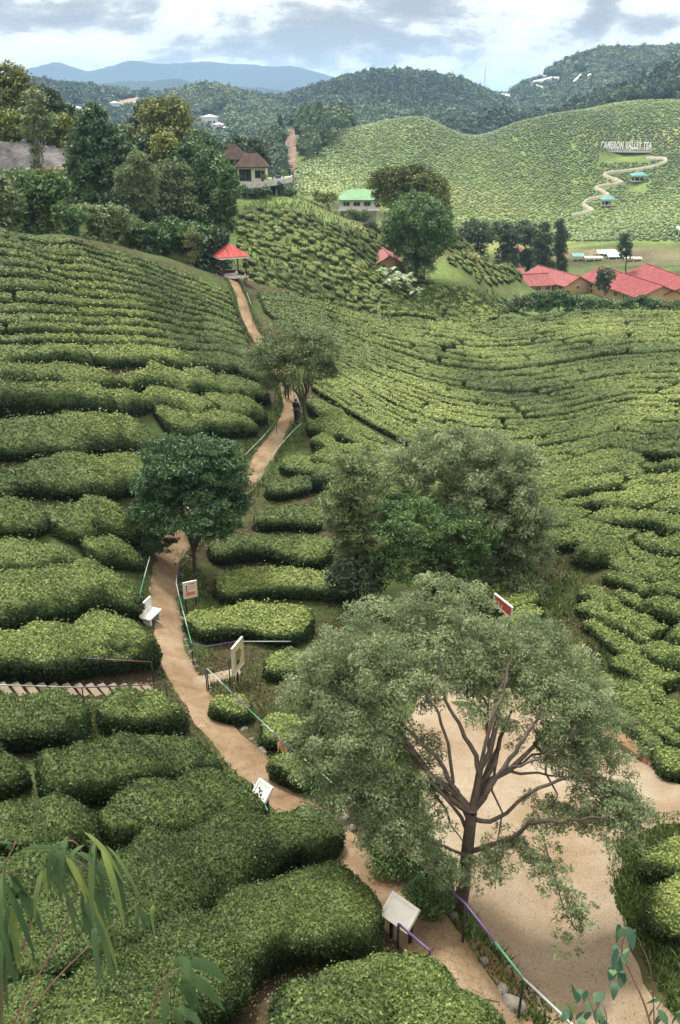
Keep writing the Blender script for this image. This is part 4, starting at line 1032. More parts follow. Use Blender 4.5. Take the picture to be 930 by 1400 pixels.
# shrub belt between field and houses
gb = 'shrubs between the valley field and the houses'
spots = [(668,415,14,7,'fresh'),(690,412,16,8,'fresh'),(716,404,16,10,'grey_green'),(742,402,18,12,'forest_green'),(764,398,14,11,'fresh'),(786,406,18,10,'forest_green'),
         (812,407,16,9,'fresh'),(838,408,18,9,'grey_green'),(862,408,16,9,'fresh'),(884,406,16,10,'forest_green'),(905,410,16,9,'grey_green'),(928,412,18,9,'fresh'),(700,430,14,5,'grey_green'),(655,398,10,6,'fresh')]
lab = ['pale low shrub at the wild end of the belt before the houses','spreading shrub second from the wild end of the belt','grey green shrub below the long faded-roof house','dark rich shrub below the gap between the first two houses',
       'tall shrub mound below the orange gable end','dark shrub below the yard of the gable house','bright shrub below the small round tree','grey shrub just right of the small round tree','bright shrub under the eaves of the first big red roof',
       'dark shrub between the two big red roofs','grey shrub below the orange wall of the largest roof','bright shrub at the photo edge below the largest roof','low grey shrub at the field edge below the wild slope','small shrub on the slope beside the smallest house']
for i, ((u, v, ru, rv, mt), lb) in enumerate(zip(spots, lab)):
    v += 7; T('belt_shrub', lb, u, 150 if i < 12 else (128 if i == 12 else 150), [(u - ru * .4, v, ru * .6, rv), (u + ru * .4, v + 1, ru * .7, rv * .9), (u, v + rv * .7, ru, rv * .7)], mt, group=gb, trunk_r=.06, L=.36, clump=.36, limbs=4, seed=90 + i, cat='shrub', below=-.9)
# shrubs and weeds near the clearing
gq = 'shrubs round the clearing'
for i, (lb, u, v, lbs, mt, L) in enumerate([
  ('dense shrub on the path edge under the acacia, below the rail', 560, 1190, [(540,1150,45,40),(580,1175,35,30)], 'fresh', .075),
  ('small leafy shrub at the foot of the acacia trunk', 590, 1255, [(590,1235,26,20),(575,1220,24,18)], 'fresh', .07),
  ('dark shrub below the orange flag, half under the acacia', 470, 1085, [(450,1060,36,30),(480,1085,30,28)], 'fresh', .08),
  ('bright clipped shrub low in the gap between acacia stems', 545, 1080, [(545,1065,32,22)], 'yellow_green', .09),
  ('grey weedy shrub beside the grassy gap in the valley hedges', 745, 900, [(735,870,40,30),(770,900,30,22)], 'grey_green', .13),
  ('grey weedy shrub above the red earth bank', 800, 965, [(790,945,40,22),(830,965,30,16)], 'grey_green', .11),
  ('low weedy shrub at the upper end of the grassy gap', 715, 820, [(720,805,30,22),(745,830,24,18)], 'grey_green', .14),
  ('small grey shrub on the lip of the sandy road', 895, 1035, [(885,1020,18,10),(905,1032,14,9)], 'grey_green', .09),
  ('sprawling green shrub behind the red framed board', 700, 795, [(690,785,26,20),(655,800,26,18)], 'fresh', .15)]):
    p = P1(u, v); r = float(np.hypot(p[0], p[1]))
    T('weedy_shrub', lb, u, r, lbs, mt, group=gq, trunk_r=.03, L=L, asp=.4, clump=.4, limbs=5, seed=120 + i, cat='shrub', below=-.8, cover=.9)

# --- banana plants below the orange house
def banana(u, r, h, k, label):
    b = gpos(u, r); g = np.random.default_rng(200 + k); root = empty('banana_plant', b, label, 'banana plant', 'banana plants below the orange house')
    MB().tube([(0, 0, -.2), (.03, .02, h * .3), (0, 0, h * .55)], [.16, .13, .09], 8).build('stem', M['fresh_stem'], root, True)
    V, Fq, ti, nb = [], [], [], 0
    for i in range(11):
        a = i * 2.4 + g.uniform(-.3, .3); ln = h * g.uniform(.55, .8); w = ln * .13; up = g.uniform(.35, 1.15)
        m = 9; s = np.linspace(0, 1, m)
        x = s * ln * math.cos(up) + .0; z = h * .5 + ln * (s * math.sin(up) - .55 * s ** 2.4)
        ww = w * np.sin(np.pi * np.clip(s * .94 + .05, 0, 1)) ** .6
        cs, sn = math.cos(a), math.sin(a)
        mid = np.c_[x * cs, x * sn, z]; sd = np.array([-sn, cs, 0])
        grid = np.stack([mid - sd * ww[:, None] - (0, 0, 1) * ww[:, None] * .3, mid, mid + sd * ww[:, None] - (0, 0, 1) * ww[:, None] * .3], 1)
        idx = nb + np.arange(m * 3).reshape(m, 3); V.append(grid.reshape(-1, 3)); nb += m * 3
        Fq.append(np.stack([idx[:-1, :-1], idx[1:, :-1], idx[1:, 1:], idx[:-1, 1:]], -1).reshape(-1, 4)); ti.append(np.full(m * 3, g.uniform(.25, .9)))
    mesh_np('leaf_rosette', np.vstack(V), np.vstack(Fq), M['banana'], root, attrs={'tint': np.concatenate(ti)})
M['fresh_stem'] = solid('banana_stem', (.14, .17, .07), .6, .3, 5)
for k, (u, r, h, lb) in enumerate([(530,127,4.0,'banana plant at the near corner of the orange house'),(545,125,4.4,'tallest banana plant in the middle of the clump'),(558,127,3.6,'banana plant on the vine side of the clump'),
                                   (552,129,4.2,'banana plant behind the middle of the clump'),(567,124,3.0,'lowest banana plant hanging downhill from the clump'),(537,123,3.2,'small banana plant in front of the clump')]):
    banana(u, r, h, k, lb)

# --- far forest, one mass of crowns
gF = np.random.default_rng(61)
def forest():
    n = 78000
    th = gF.uniform(-.62, .62, n); r = np.sqrt(gF.uniform(230 ** 2, 1430 ** 2, n)); Ut = CX + F * np.tan(th) * 1.05; x_, y_ = r * np.sin(th), r * np.cos(th); up_ = np.stack(proj(np.c_[x_, y_, H(x_, y_)]), -1); ok = ((r > 550) & ~((r < 596) & inpoly(up_, POLY_F))) | (Ut < 396) | ((r > 330) & inpoly(up_, np.array([(380,236),(400,234),(432,211),(478,172),(500,158),(400,140)], float))); th, r = th[ok], r[ok]; n = len(r)
    x, y = r * np.sin(th), r * np.cos(th); z = H(x, y)
    u, v = proj(np.c_[x, y, z])
    # hidden behind nearer ground: compare with the running horizon along each bearing
    tb = np.linspace(-.62, .62, 200); rr = np.exp(np.linspace(math.log(60), math.log(1430), 260))
    TB, RB = np.meshgrid(tb, rr, indexing='ij'); E = H(RB * np.sin(TB), RB * np.cos(TB)) / RB
    hor = np.maximum.accumulate(E, axis=1)
    i = np.clip(np.round((th + .62) / 1.24 * 199).astype(int), 0, 199); j = np.clip(np.searchsorted(rr, r) - 1, 0, 259)
    vis = (z + 20) / r > hor[i, j] - .002
    bare = np.zeros(n, bool)
    for pl in ([(384,236),(408,236),(408,172),(386,172)], [(688,128),(702,128),(702,118),(685,120)], [(722,114),(768,114),(768,103),(722,106)], [(780,112),(800,108),(798,98),(782,102)], [(160,152),(192,150),(196,138),(150,134)], [(274,186),(314,186),(314,154),(274,154)], [(94,154),(112,154),(112,142),(94,142)], [(672,136),(700,134),(700,122),(672,124)]):
        bare |= inpoly(np.c_[u, v], np.array(pl, float))
    m = vis & ~bare & (gF.uniform(size=n) < np.clip((700 / r) ** .8, .35, 1))
    x, y, z, r = x[m], y[m], z[m], r[m]; k = len(x)
    rad = gF.uniform(1.8, 3.6, k) * gF.choice([1, 1.25, 1.8], k) * (1 + (r - 500) / 2600); hgt = gF.uniform(5, 9, k) + (gF.uniform(size=k) < .06) * gF.uniform(2, 5, k)
    print('forest crowns', k)
    # a dark core under a shell of leaf sprays for every crown
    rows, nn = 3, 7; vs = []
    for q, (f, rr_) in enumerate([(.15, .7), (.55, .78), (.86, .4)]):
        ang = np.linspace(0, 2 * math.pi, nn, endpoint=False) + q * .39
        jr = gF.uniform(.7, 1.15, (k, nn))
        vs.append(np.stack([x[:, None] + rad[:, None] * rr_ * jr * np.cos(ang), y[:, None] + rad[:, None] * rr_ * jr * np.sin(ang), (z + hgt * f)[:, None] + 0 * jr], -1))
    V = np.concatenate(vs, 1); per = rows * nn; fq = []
    for q in range(rows - 1):
        for a in range(nn): fq.append((q * nn + a, q * nn + (a + 1) % nn, (q + 1) * nn + (a + 1) % nn, (q + 1) * nn + a))
    Fq = (np.array(fq)[None] + (np.arange(k) * per)[:, None, None]).reshape(-1, 4)
    ct = np.clip(.50 + gF.normal(size=k) * .20 + .16 * Wave(62, .02, 9, 2)(np.c_[x, y]), 0, 1)
    ns_ = 46; own = np.repeat(np.arange(k), ns_); q = gF.normal(size=(len(own), 3)); q[:, 2] = np.abs(q[:, 2]) * 1.1 - .35; q /= np.linalg.norm(q, axis=1)[:, None]
    pt = np.c_[x, y, z + hgt * .5][own] + q * np.c_[rad, rad, hgt * .5][own] * gF.uniform(.8, 1.12, (len(own), 1))
    LV, LF = leaf_quads(pt, q + (0, 0, .3), (rad * .44 * np.clip(r / 700, .55, 1))[own], .75, gF, .55)
    tl = np.clip(ct[own] + gF.normal(size=len(own)) * .07, 0, 1)
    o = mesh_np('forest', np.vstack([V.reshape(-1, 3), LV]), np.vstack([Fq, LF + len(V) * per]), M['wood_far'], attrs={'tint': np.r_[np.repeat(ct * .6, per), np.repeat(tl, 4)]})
    tag(o, 'dense forest canopy covering the hills beyond the plantation', 'forest', kind='stuff')
forest()
# --- wood on the shoulder of the far tea hill
gsx = 'dark trees on the shoulder of the far tea hill'
for i, (lb, u, v, ru, rv, r, mt) in enumerate([
  ('orange-flowering tree on the shoulder of the far tea hill', 455, 160, 7, 7, 415, 'orange_leaf'),
  ('dark tree below the orange-flowering one, beside the bare red slope', 425, 188, 14, 13, 400, 'dark_tree'),
  ('dark tree above the bare red slope on the hill shoulder', 415, 172, 10, 8, 425, 'dark_tree'),
  ('wide dark tree right below the orange-flowering one', 447, 178, 16, 14, 408, 'dark_tree'),
  ('dark tree at the tea edge of the hill shoulder wood', 474, 168, 13, 13, 420, 'dark_tree'),
  ('low dark tree at the foot of the hill shoulder wood', 435, 204, 13, 9, 385, 'dark_tree'),
  ('crooked dark tree highest on the hill shoulder', 470, 152, 11, 9, 440, 'dark_tree')]):
    T('shoulder_tree', lb, u, r, [(u - ru * .3, v, ru * .7, rv), (u + ru * .4, v + rv * .2, ru * .65, rv * .8), (u, v + rv * .6, ru, rv * .7)], mt, group=gsx, trunk_r=.25, L=.9, clump=.36, limbs=4, seed=140 + i)

# --- far mountains
def mountain(name, ridge, r0, depth, label, seed, base=-350):
    q = np.array(ridge, float); u = np.linspace(q[0, 0], q[-1, 0], 240); v = np.interp(u, q[:, 0], q[:, 1])
    w1, w2 = Wave(seed, .09, 9, 2), Wave(seed + 1, .35, 9, 2); v = v + 1.1 * w1(np.c_[u, u * 0]) + .5 * w2(np.c_[u, u * 0])
    crest = W(u, v, r0); s = np.linspace(-1, 1, 60); V = []
    wz = Wave(seed + 2, .0016, 12, 2); wz2 = Wave(seed + 3, .006, 12, 2)
    d = crest[:, :2] / np.linalg.norm(crest[:, :2], axis=1)[:, None]
    XY = crest[:, None, :2] + d[:, None] * (s * depth)[None, :, None]
    fall = 1 - np.abs(s) ** .85
    Z = base + (crest[:, None, 2] - base) * fall[None] + (wz(XY) * 55 + wz2(XY) * 16) * (np.abs(s) ** .6 * (1 - np.abs(s)) * 2)[None] * depth / 3000
    idx = np.arange(240 * 60).reshape(240, 60)
    Fq = np.stack([idx[:-1, :-1], idx[1:, :-1], idx[1:, 1:], idx[:-1, 1:]], -1).reshape(-1, 4)
    tag(mesh_np(name, np.concatenate([XY, Z[..., None]], -1).reshape(-1, 3), Fq, M['mountain'], smooth=True), label, kind='structure')
M['mountain'] = solid('forested_mountain', (.028, .042, .034), .95, .3, .004, spec=.1)
mountain('mountains', [(-500,100),(-200,90),(-60,100),(20,96),(45,90),(76,83),(95,88),(122,95),(150,87),(172,81),(210,82),(260,79),(300,82),(345,83),(400,88),(445,98),(500,112),(620,128),(900,125),(1300,110)], 4700, 1700, 'hazy blue mountain range on the horizon', 301, -240)
mountain('mountains', [(-500,118),(-100,116),(60,112),(120,112),(180,108),(240,104),(290,111),(330,114),(400,120),(520,130),(900,135),(1300,130)], 2950, 1000, 'lower blue ridge before the mountain range', 305, -200)

# --- air
hz = MB().box((0, 0, 0), (33000, 33000, 1))
zlo, zhi = -420.0, 262.0
hz.v = [(x, y, zlo if z < 0 else zhi) for x, y, z in hz.v]
m = bpy.data.materials.new('thin_haze'); m.use_nodes = True; nn_ = m.node_tree.nodes; nn_.clear()
oo = nn_.new('ShaderNodeOutputMaterial'); pv = nn_.new('ShaderNodeVolumePrincipled'); m.node_tree.links.new(pv.outputs[0], oo.inputs['Volume'])
pv.inputs['Density'].default_value = HAZE; pv.inputs['Color'].default_value = (.42, .67, 1.0, 1); pv.inputs['Anisotropy'].default_value = .2
tag(hz.build('haze', m), 'thin blue haze in the air', kind='stuff')
M['maroon_roof'] = solid('maroon_roof_sheet', (.26, .065, .07), .6, .3, 1)
M['red_wall'] = solid('dark_red_boards', (.28, .09, .06), .8, .3, 1)
# ================================================================ built things
def local(root_loc, p, rz=0.0):
    q = np.asarray(p, float) - np.asarray(root_loc); c, s = math.cos(-rz), math.sin(-rz)
    return np.array([q[0] * c - q[1] * s, q[0] * s + q[1] * c, q[2]])
def on_plane(u, v, z):
    d = rays(u, v); r = z / d[2]; return d * r
def roof_hip(mb, cx, cy, hx, hy, z, rise, rl=None, th=.12, m=0):
    """hip roof, half sizes hx hy, ridge half length rl along x"""
    rl = max(hx - hy, 0.0) if rl is None else rl
    e = [(cx - hx, cy - hy, z), (cx + hx, cy - hy, z), (cx + hx, cy + hy, z), (cx - hx, cy + hy, z)]
    eb = [(x, y, q - th) for x, y, q in e]
    rdg = [(cx - rl, cy, z + rise), (cx + rl, cy, z + rise)] if rl > .01 else [(cx, cy, z + rise)]
    if len(rdg) == 2: f = [(0, 1, 9, 8), (1, 2, 9), (2, 3, 8, 9), (3, 0, 8)]
    else: f = [(0, 1, 8), (1, 2, 8), (2, 3, 8), (3, 0, 8)]
    f += [(4, 7, 6, 5), (0, 4, 5, 1), (1, 5, 6, 2), (2, 6, 7, 3), (3, 7, 4, 0)]
    return mb.add(e + eb + rdg, f, m)
def window(root, c, w, h, rz, frame='white', n=1, depth=.06):
    """window on a wall whose outward normal is at angle rz"""
    nx, ny = math.cos(rz), math.sin(rz); tx, ty = -ny, nx
    f = MB()
    for k in (-1, 1):
        f.box((c[0] + tx * k * (w / 2) + nx * .03, c[1] + ty * k * (w / 2) + ny * .03, c[2]), (.08, .08, h + .08), rz)
        f.box((c[0] + nx * .03, c[1] + ny * .03, c[2] + k * h / 2), (.08, w - .08, .08), rz)
    for k in range(1, n):
        o = -w / 2 + w * k / n
        f.box((c[0] + tx * o + nx * .03, c[1] + ty * o + ny * .03, c[2]), (.05, .05, h - .08), rz)
    fo = f.build('window', M[frame], root)
    MB().box((c[0] + nx * .012, c[1] + ny * .012, c[2]), (.02, w - .06, h - .06), rz).build('pane', M['glass'], fo)
def gable_house(name, label, A, B, zr, hw, wall_h, rise, roof, wall, group, front=(3, 1), over=.45, gable_win=1, doors=1):
    """ridge runs from picture point A to B at height zr"""
    a, b = on_plane(*A, zr), on_plane(*B, zr)
    L = np.linalg.norm(b[:2] - a[:2]); rz = math.atan2(b[1] - a[1], b[0] - a[0]); mid = (a + b) / 2
    zb = zr - rise - wall_h
    root = empty(name, (mid[0], mid[1], zb), label, 'house', group, rz)
    gz = min(float(H(mid[0] + dx, mid[1] + dy)) for dx in (-6, 0, 6) for dy in (-6, 0, 6))
    dn = min(0, gz - zb) - .4
    hl = L / 2
    w = MB(); 
    pent = [(-hw, dn), (hw, dn), (hw, wall_h), (0, wall_h + rise - .10), (-hw, wall_h)]
    n = len(pent); il = hl - over
    vs = [(-il, y, z) for y, z in pent] + [(il, y, z) for y, z in pent]
    w.add(vs, [tuple(range(n)), tuple(range(n, 2 * n))[::-1]] + [(k, n + k, n + (k + 1) % n, (k + 1) % n) for k in range(n)])
    w.build('wall', M[wall], root)
    r = MB(); oh = hw + over; drop = rise * over / hw
    sec = [(-oh, wall_h - drop), (0, wall_h + rise), (oh, wall_h - drop), (oh, wall_h - drop - .1), (0, wall_h + rise - .12), (-oh, wall_h - drop - .1)]
    vs = [(-hl, y, z) for y, z in sec] + [(hl, y, z) for y, z in sec]; n = 6
    r.add(vs, [(0, 1, 4, 5), (1, 2, 3, 4), (6, 11, 10, 7), (7, 10, 9, 8)] + [(k, (k + 1) % n, n + (k + 1) % n, n + k) for k in range(n)])
    r.build('roof', M[roof], root)
    cap = MB().tube([(-hl - .02, 0, wall_h + rise + .03), (hl + .02, 0, wall_h + rise + .03)], .10, 6); cap.build('ridge_cap', M[roof], root)
    side = -1 if (a[0] * math.sin(rz) - a[1] * math.cos(rz)) < 0 else 1   # side that faces the viewer
    sn = np.array([math.sin(rz), -math.cos(rz)])                          # world normal of local -y
    side = -1 if np.dot(sn, -mid[:2]) > 0 else 1
    for k in range(front[0]):
        x = -il + (k + .5) * 2 * il / front[0]
        window(root, (x, side * hw, wall_h * .55), min(1.3, 1.1 * il / front[0]), wall_h * .42, side * math.pi / 2, n=2)
    ex = 1 if np.dot(b[:2] - a[:2], -mid[:2]) > 0 else -1
    for k in range(gable_win):
        y = (k + .5) / gable_win * 2 * hw * .8 - hw * .8
        window(root, (ex * il, y, wall_h * .6), .9, wall_h * .4, 0 if ex > 0 else math.pi, n=2)
    for k in range(doors):
        x = -il * .55 + k * il * .9
        d = MB().box((x, side * (hw + .02), wall_h * .38), (.8, .06, wall_h * .76)).build('door', M['wood_dark'], root)
        MB().box((x + .3, side * (hw + .08), wall_h * .36), (.05, .06, .12)).build('handle', M['white'], d)
    return root
GHO = 'red-roofed houses of the valley settlement'
gable_house('settlement_house', 'long low orange house with a faded pink-red roof and a row of windows', (681,377), (750,373.5), -30.0, 3.0, 1.9, 1.5, 'pale_red_roof', 'orange_wall', GHO, (5, 1), gable_win=1, doors=2)
gable_house('settlement_house', 'orange gable-ended house with a faded red roof sloping towards the valley field', (735,362.5), (794,378), -29.8, 3.1, 1.7, 1.5, 'pale_red_roof', 'orange_wall', GHO, (5, 1), doors=1)
gable_house('settlement_house', 'large plain red-roofed house between the gable house and the largest roof', (822,364), (908,391), -28.9, 4.6, 2.2, 1.8, 'red_roof', 'orange_wall', GHO, (7, 1), doors=1)
gable_house('settlement_house', 'largest red-roofed house, cut by the photo edge', (884,360.5), (952,385), -28.3, 5.2, 2.4, 2.0, 'red_roof', 'orange_wall', GHO, (7, 1), doors=1)
gable_house('settlement_house', 'small pale-roofed house tucked behind the long low orange house', (688,367), (714,365.5), -29.6, 2.6, 1.5, 1.2, 'pale_red_roof', 'orange_wall', GHO, (2, 1), doors=1)
def small_hip(name, label, u, v, z_off, r, hx, hy, wall_h, rise, roof, wall, group=None, cat='house', rz=0.0):
    p = W(u, v, r); zb = p[2] - rise - wall_h; g0 = float(H(p[0], p[1]))
    root = empty(name, (p[0], p[1], zb), label, cat, group, rz)
    dn = min(0, g0 - zb) - .5
    MB().box((0, 0, (wall_h + dn) / 2), (hx * 1.75, hy * 1.75, wall_h - dn)).build('wall', M[wall], root)
    roof_hip(MB(), 0, 0, hx, hy, wall_h + .06, rise).build('roof', M[roof], root)
    window(root, (-hx * .4, -hy * .875, wall_h * .6), hx * .5, wall_h * .4, -math.pi / 2)
    d = MB().box((hx * .4, -hy * .875 - .02, wall_h * .4), (.8, .06, wall_h * .8)).build('door', M['wood_dark'], root)
    MB().box((hx * .4 + .3, -hy * .875 - .07, wall_h * .4), (.05, .05, .12)).build('handle', M['white'], d)
    return root
small_hip('settlement_house', 'smallest red hip-roofed house beside the dark red shrub', 668, 365, 0, 184, 1.7, 1.7, 1.4, 1.1, 'pale_red_roof', 'cream_wall', GHO)
small_hip('settlement_house', 'little red hip-roofed house among the dark trees behind the grassy ridge', 708, 336, 0, 213, 1.7, 1.6, 1.3, 1.1, 'pale_red_roof', 'cream_wall', GHO)
# yard sheds
gsd = 'low sheds of the open yard'
def shed(label, u, v, r, w, d, h, roof, rz=0.0, rise=.6):
    p = W(u, v, r); g0 = float(H(p[0], p[1])); zt = max(p[2], g0 + h * .6)
    root = empty('market_shed', (p[0], p[1], g0), label, 'shed', gsd, rz); hh = zt - g0
    for sx in (-1, 0, 1):
        for sy in (-1, 1): MB().box((sx * w * .46, sy * d * .44, hh * .45), (.14, .14, hh * .9)).build('post', M['white'], root)
    sec = [(-d / 2, hh - rise), (0, hh), (d / 2, hh - rise), (d / 2, hh - rise - .08), (0, hh - .09), (-d / 2, hh - rise - .08)]
    vs = [(-w / 2, y, z) for y, z in sec] + [(w / 2, y, z) for y, z in sec]
    MB().add(vs, [(0, 1, 4, 5), (1, 2, 3, 4), (6, 11, 10, 7), (7, 10, 9, 8)] + [(k, (k + 1) % 6, 6 + (k + 1) % 6, 6 + k) for k in range(6)]).build('roof', M[roof], root)
shed('white-roofed shed in the middle of the open yard', 828, 344, 236, 5.2, 4, 2.2, 'white', .1)
shed('pale blue roofed shed joined to the white-roofed one', 840, 347, 230, 4.2, 3.5, 2.0, 'sky_roof', .1)
shed('small teal-blue roofed stall next to the tall conifers', 790, 346, 228, 3.0, 3, 1.8, 'teal_roof', -.1)
shed('long low white stall between the teal stall and the white shed', 811, 350, 226, 4.6, 2.5, 1.5, 'offwhite', .05, .3)
shed('pale blue shed at the photo edge above the largest roof', 931, 328, 262, 4.5, 4, 3.4, 'sky_roof', .2)
shed('low brownish-grey stall at the back edge of the open yard', 865, 351, 224, 4.2, 2.4, 1.3, 'offwhite', -.05, .25)
# --- orange house by the big tree
gable_house('hillside_house', 'small orange house with a maroon gable roof under the big round tree', (523,338), (533.5,350), float(W(533.5, 350, 138)[2]), 2.0, 2.0, 1.05, 'maroon_roof' if 'maroon_roof' in M else 'brown_roof', 'orange_wall', None, (2, 1), over=.3, gable_win=0, doors=1)
gable_house('hillside_house', 'small brown-roofed house just uphill behind the orange one', (507,323), (521,333), float(W(514, 328, 152)[2]), 1.9, 1.9, .9, 'brown_roof', 'red_wall', None, (2, 1), over=.3, gable_win=0, doors=1)

# --- green-roofed house
def green_house():
    p = W(485, 287.5, 175); zb = p[2]; root = empty('green_roofed_house', (p[0], p[1], zb - 2.3), 'white two-storey house with a pale green hip roof beside the yellow-topped tree', 'house')
    s = 1 / 7.0; z0 = 2.3; wl, wr = -3.0, 4.6; dep = 5.0
    MB().box(((wl + wr) / 2, dep / 2, z0 + .95), (wr - wl, dep, 1.9)).build('wall', M['white'], root)
    b = MB().box(((wl + wr) / 2, dep / 2 + .6, z0 / 2 - .4), (wr - wl - .6, dep - 1.2, z0 + .8 - .06)); b.build('lower_wall', M['offwhite'], root)
    MB().box(((wl + wr) / 2, -.35, z0 + .02), (wr - wl + .4, .9, .16)).build('balcony', M['white'], root)
    for k in range(5):
        x = wl + .15 + k * (wr - wl - .3) / 4
        MB().box((x, -.65, z0 / 2 - .4), (.16, .16, z0 + .7)).build('post', M['offwhite'], root)
    roof_hip(MB(), (wl + wr) / 2, dep / 2, (wr - wl) / 2 + .5, dep / 2 + .6, z0 + 1.95, 1.75, 1.6).build('roof', M['green_roof'], root)
    for x in (-1.6, .4, 2.4): window(root, (x, 0, z0 + 1.15), 1.3, .75, -math.pi / 2, 'offwhite', 2)
    for x in (-2, 1.2): window(root, (x, .6 + .6 - .6, 1.1), 1.2, 1.0, -math.pi / 2, 'offwhite', 2)
green_house()

# --- lodge
def lodge():
    O = W(357, 250, 149); root = empty('lodge', O, 'brown-roofed lodge with glass front and a curved white terrace on the hill top', 'lodge')
    front = [(-4.4,-1.4),(-3,-1.5),(-1.2,-1.3),(.6,-.7),(2.2,.4),(3.6,2.0),(4.5,4.2),(4.7,6.5),(4.4,9.0)]
    poly = front + [(-4.4, 9.0)]
    zof = lambda x: .55 * max(0, (x + 1.0)) / 5.5
    def slab(z0, z1, poly):
        n = len(poly)
        return [(x, y, z0 + zof(x)) for x, y in poly] + [(x, y, z1 + zof(x)) for x, y in poly], [tuple(range(n))[::-1], tuple(range(n, 2 * n))] + [(k, (k + 1) % n, n + (k + 1) % n, n + k) for k in range(n)]
    MB().add(*slab(-.45, -.08, poly)).build('terrace_floor', M['deck_green'], root)
    pr = MB()
    for (x0, y0), (x1, y1) in zip(front[:-1], front[1:]):
        q = math.hypot(x1 - x0, y1 - y0); nx, ny = (y1 - y0) / q * .12, -(x1 - x0) / q * .12
        a, b = zof(x0), zof(x1)
        vs = [(x0, y0, -.75 + a), (x1, y1, -.75 + b), (x1 + nx, y1 + ny, -.75 + b), (x0 + nx, y0 + ny, -.75 + a)]
        vs += [(x, y, z + .85) for x, y, z in vs]
        pr.add(vs, [(0, 1, 2, 3), (7, 6, 5, 4), (0, 4, 5, 1), (2, 6, 7, 3), (1, 5, 6, 2), (3, 7, 4, 0)])
    pr.build('parapet', M['offwhite'], root)
    for k, (x, y) in enumerate([(-4.0, -1.0), (-2.2, -1.0), (-.6, -.6), (1.0, .1), (2.4, 1.2), (3.6, 2.8)]):
        g0 = float(H(O[0] + x, O[1] + y)) - O[2]
        MB().tube([(x, y, min(g0, -1.5) - .6), (x, y, -.45)], .16, 8).build('column', M['offwhite'], root)
    MB().box((-.6, 5.2, -1.75), (6.8, 5.0, 2.5)).build('undercroft_wall', M['wood_dark'], root)
    # two roofed bodies
    MB().box((-1.6, 3.6, 1.05), (4.6, 3.8, 2.3)).build('wall', M['cream_wall'], root)
    MB().box((-5.0, 6.6, 1.2), (4.2, 4.2, 4.0)).build('wall', M['wood_dark'], root)
    r1 = roof_hip(MB(), -1.7, 3.5, 2.75, 2.5, 2.35, 2.1, .9, .16).build('roof', M['brown_roof'], root)
    MB().tube([(-2.6, 3.5, 4.47), (-.8, 3.5, 4.47)], .07, 6).build('ridge_cap', M['brown_roof'], r1)
    r2 = roof_hip(MB(), -5.2, 6.4, 2.7, 2.7, 3.35, 2.4, .4, .16).build('roof', M['brown_roof_dark'], root)
    MB().tube([(-5.6, 6.4, 5.77), (-4.8, 6.4, 5.77)], .07, 6).build('ridge_cap', M['brown_roof_dark'], r2)
    for x in (-3.2, -2.2): window(root, (x, 1.7, 1.05), .9, 1.7, -math.pi / 2, 'wood_dark', 2)
    window(root, (-.6, 1.7, 1.2), .9, 1.1, -math.pi / 2, 'wood_dark', 2)
    d = MB().box((.25, 1.68, .85), (.6, .06, 1.8)).build('door', M['wood_dark'], root); MB().box((.45, 1.63, .85), (.05, .05, .12)).build('handle', M['white'], d)
    return O
M['deck_green'] = solid('green_terrace_floor', (.22, .30, .16), .8, .2, .5)
M['brown_roof_dark'] = solid('dark_brown_roof_tiles', (.065, .043, .036), .8, .45, 1.2, .03, spec=.1)
OL = lodge()
def planter(label, x, y, mt, pot, h=.7):
    b = OL + np.array([x, y, -.08 + .55 * max(0, x + 1) / 5.5])
    root = empty('potted_plant', b, label, 'potted plant', 'planters on the lodge terrace')
    MB().add([(.26 * math.cos(a) * q, .26 * math.sin(a) * q, z) for z, q in ((0, .75), (.4, 1.0)) for a in np.linspace(0, 6.283, 9)[:-1]], [tuple(range(8))[::-1], tuple(range(8, 16))] + [(k, (k + 1) % 8, 8 + (k + 1) % 8, 8 + k) for k in range(8)]).build('pot', M[pot], root)
    g = np.random.default_rng(int(abs(x * 100))); n = 160
    q = g.normal(size=(n, 3)) * .24 * np.array([1, 1, .9]) + (0, 0, .4 + h * .5)
    V, Fq = leaf_quads(q, g.normal(size=(n, 3)), .22, .5, g)
    mesh_np('foliage', V, Fq, M[mt], root, attrs={'tint': np.repeat(g.uniform(0, 1, n), 4)})
planter('yellow-leaved potted plant at the far tip of the lodge terrace', 3.4, 4.6, 'yellow_green', 'offwhite', 1.0)
planter('green potted plant beside the glass front of the lodge terrace', .6, 1.0, 'olive', 'offwhite')
planter('green potted plant in the middle of the lodge terrace', 1.8, 3.2, 'fresh', 'offwhite', .6)
b = OL + np.array([2.6, 3.6, .28]); rt = empty('covered_table', b, 'blue-covered table near the tip of the lodge terrace', 'table')
MB().box((0, 0, .38), (.9, .7, .5)).build('tablecloth', M['blue_cloth'], rt, bevel=.03)
for sx in (-1, 1):
    for sy in (-1, 1): MB().box((sx * .36, sy * .26, .07), (.06, .06, .14)).build('leg', M['dark'], rt)
gi = 'ivy shrubs under the lodge terrace'
for i, (lb, u, v, ru, rv) in enumerate([('ivy shrub under the near corner of the lodge terrace', 333, 259, 7, 6), ('ivy shrub covering the second terrace column', 348, 262, 7, 5), ('ivy shrub beneath the middle of the curved terrace', 362, 260, 8, 5), ('ivy shrub hanging under the far tip of the terrace', 381, 254, 6, 6), ('low ivy shrub below the terrace at the top of the sparse slope', 392, 262, 9, 5)]):
    T('ivy_shrub', lb, u, 147 if i < 3 else 150, [(u, v, ru, rv), (u + ru * .5, v + 3, ru * .7, rv * .8)], 'dark_tree' if i % 2 else 'forest_green', group=gi, trunk_r=.05, L=.32, clump=.42, limbs=3, seed=240 + i, cat='shrub', below=-.9)

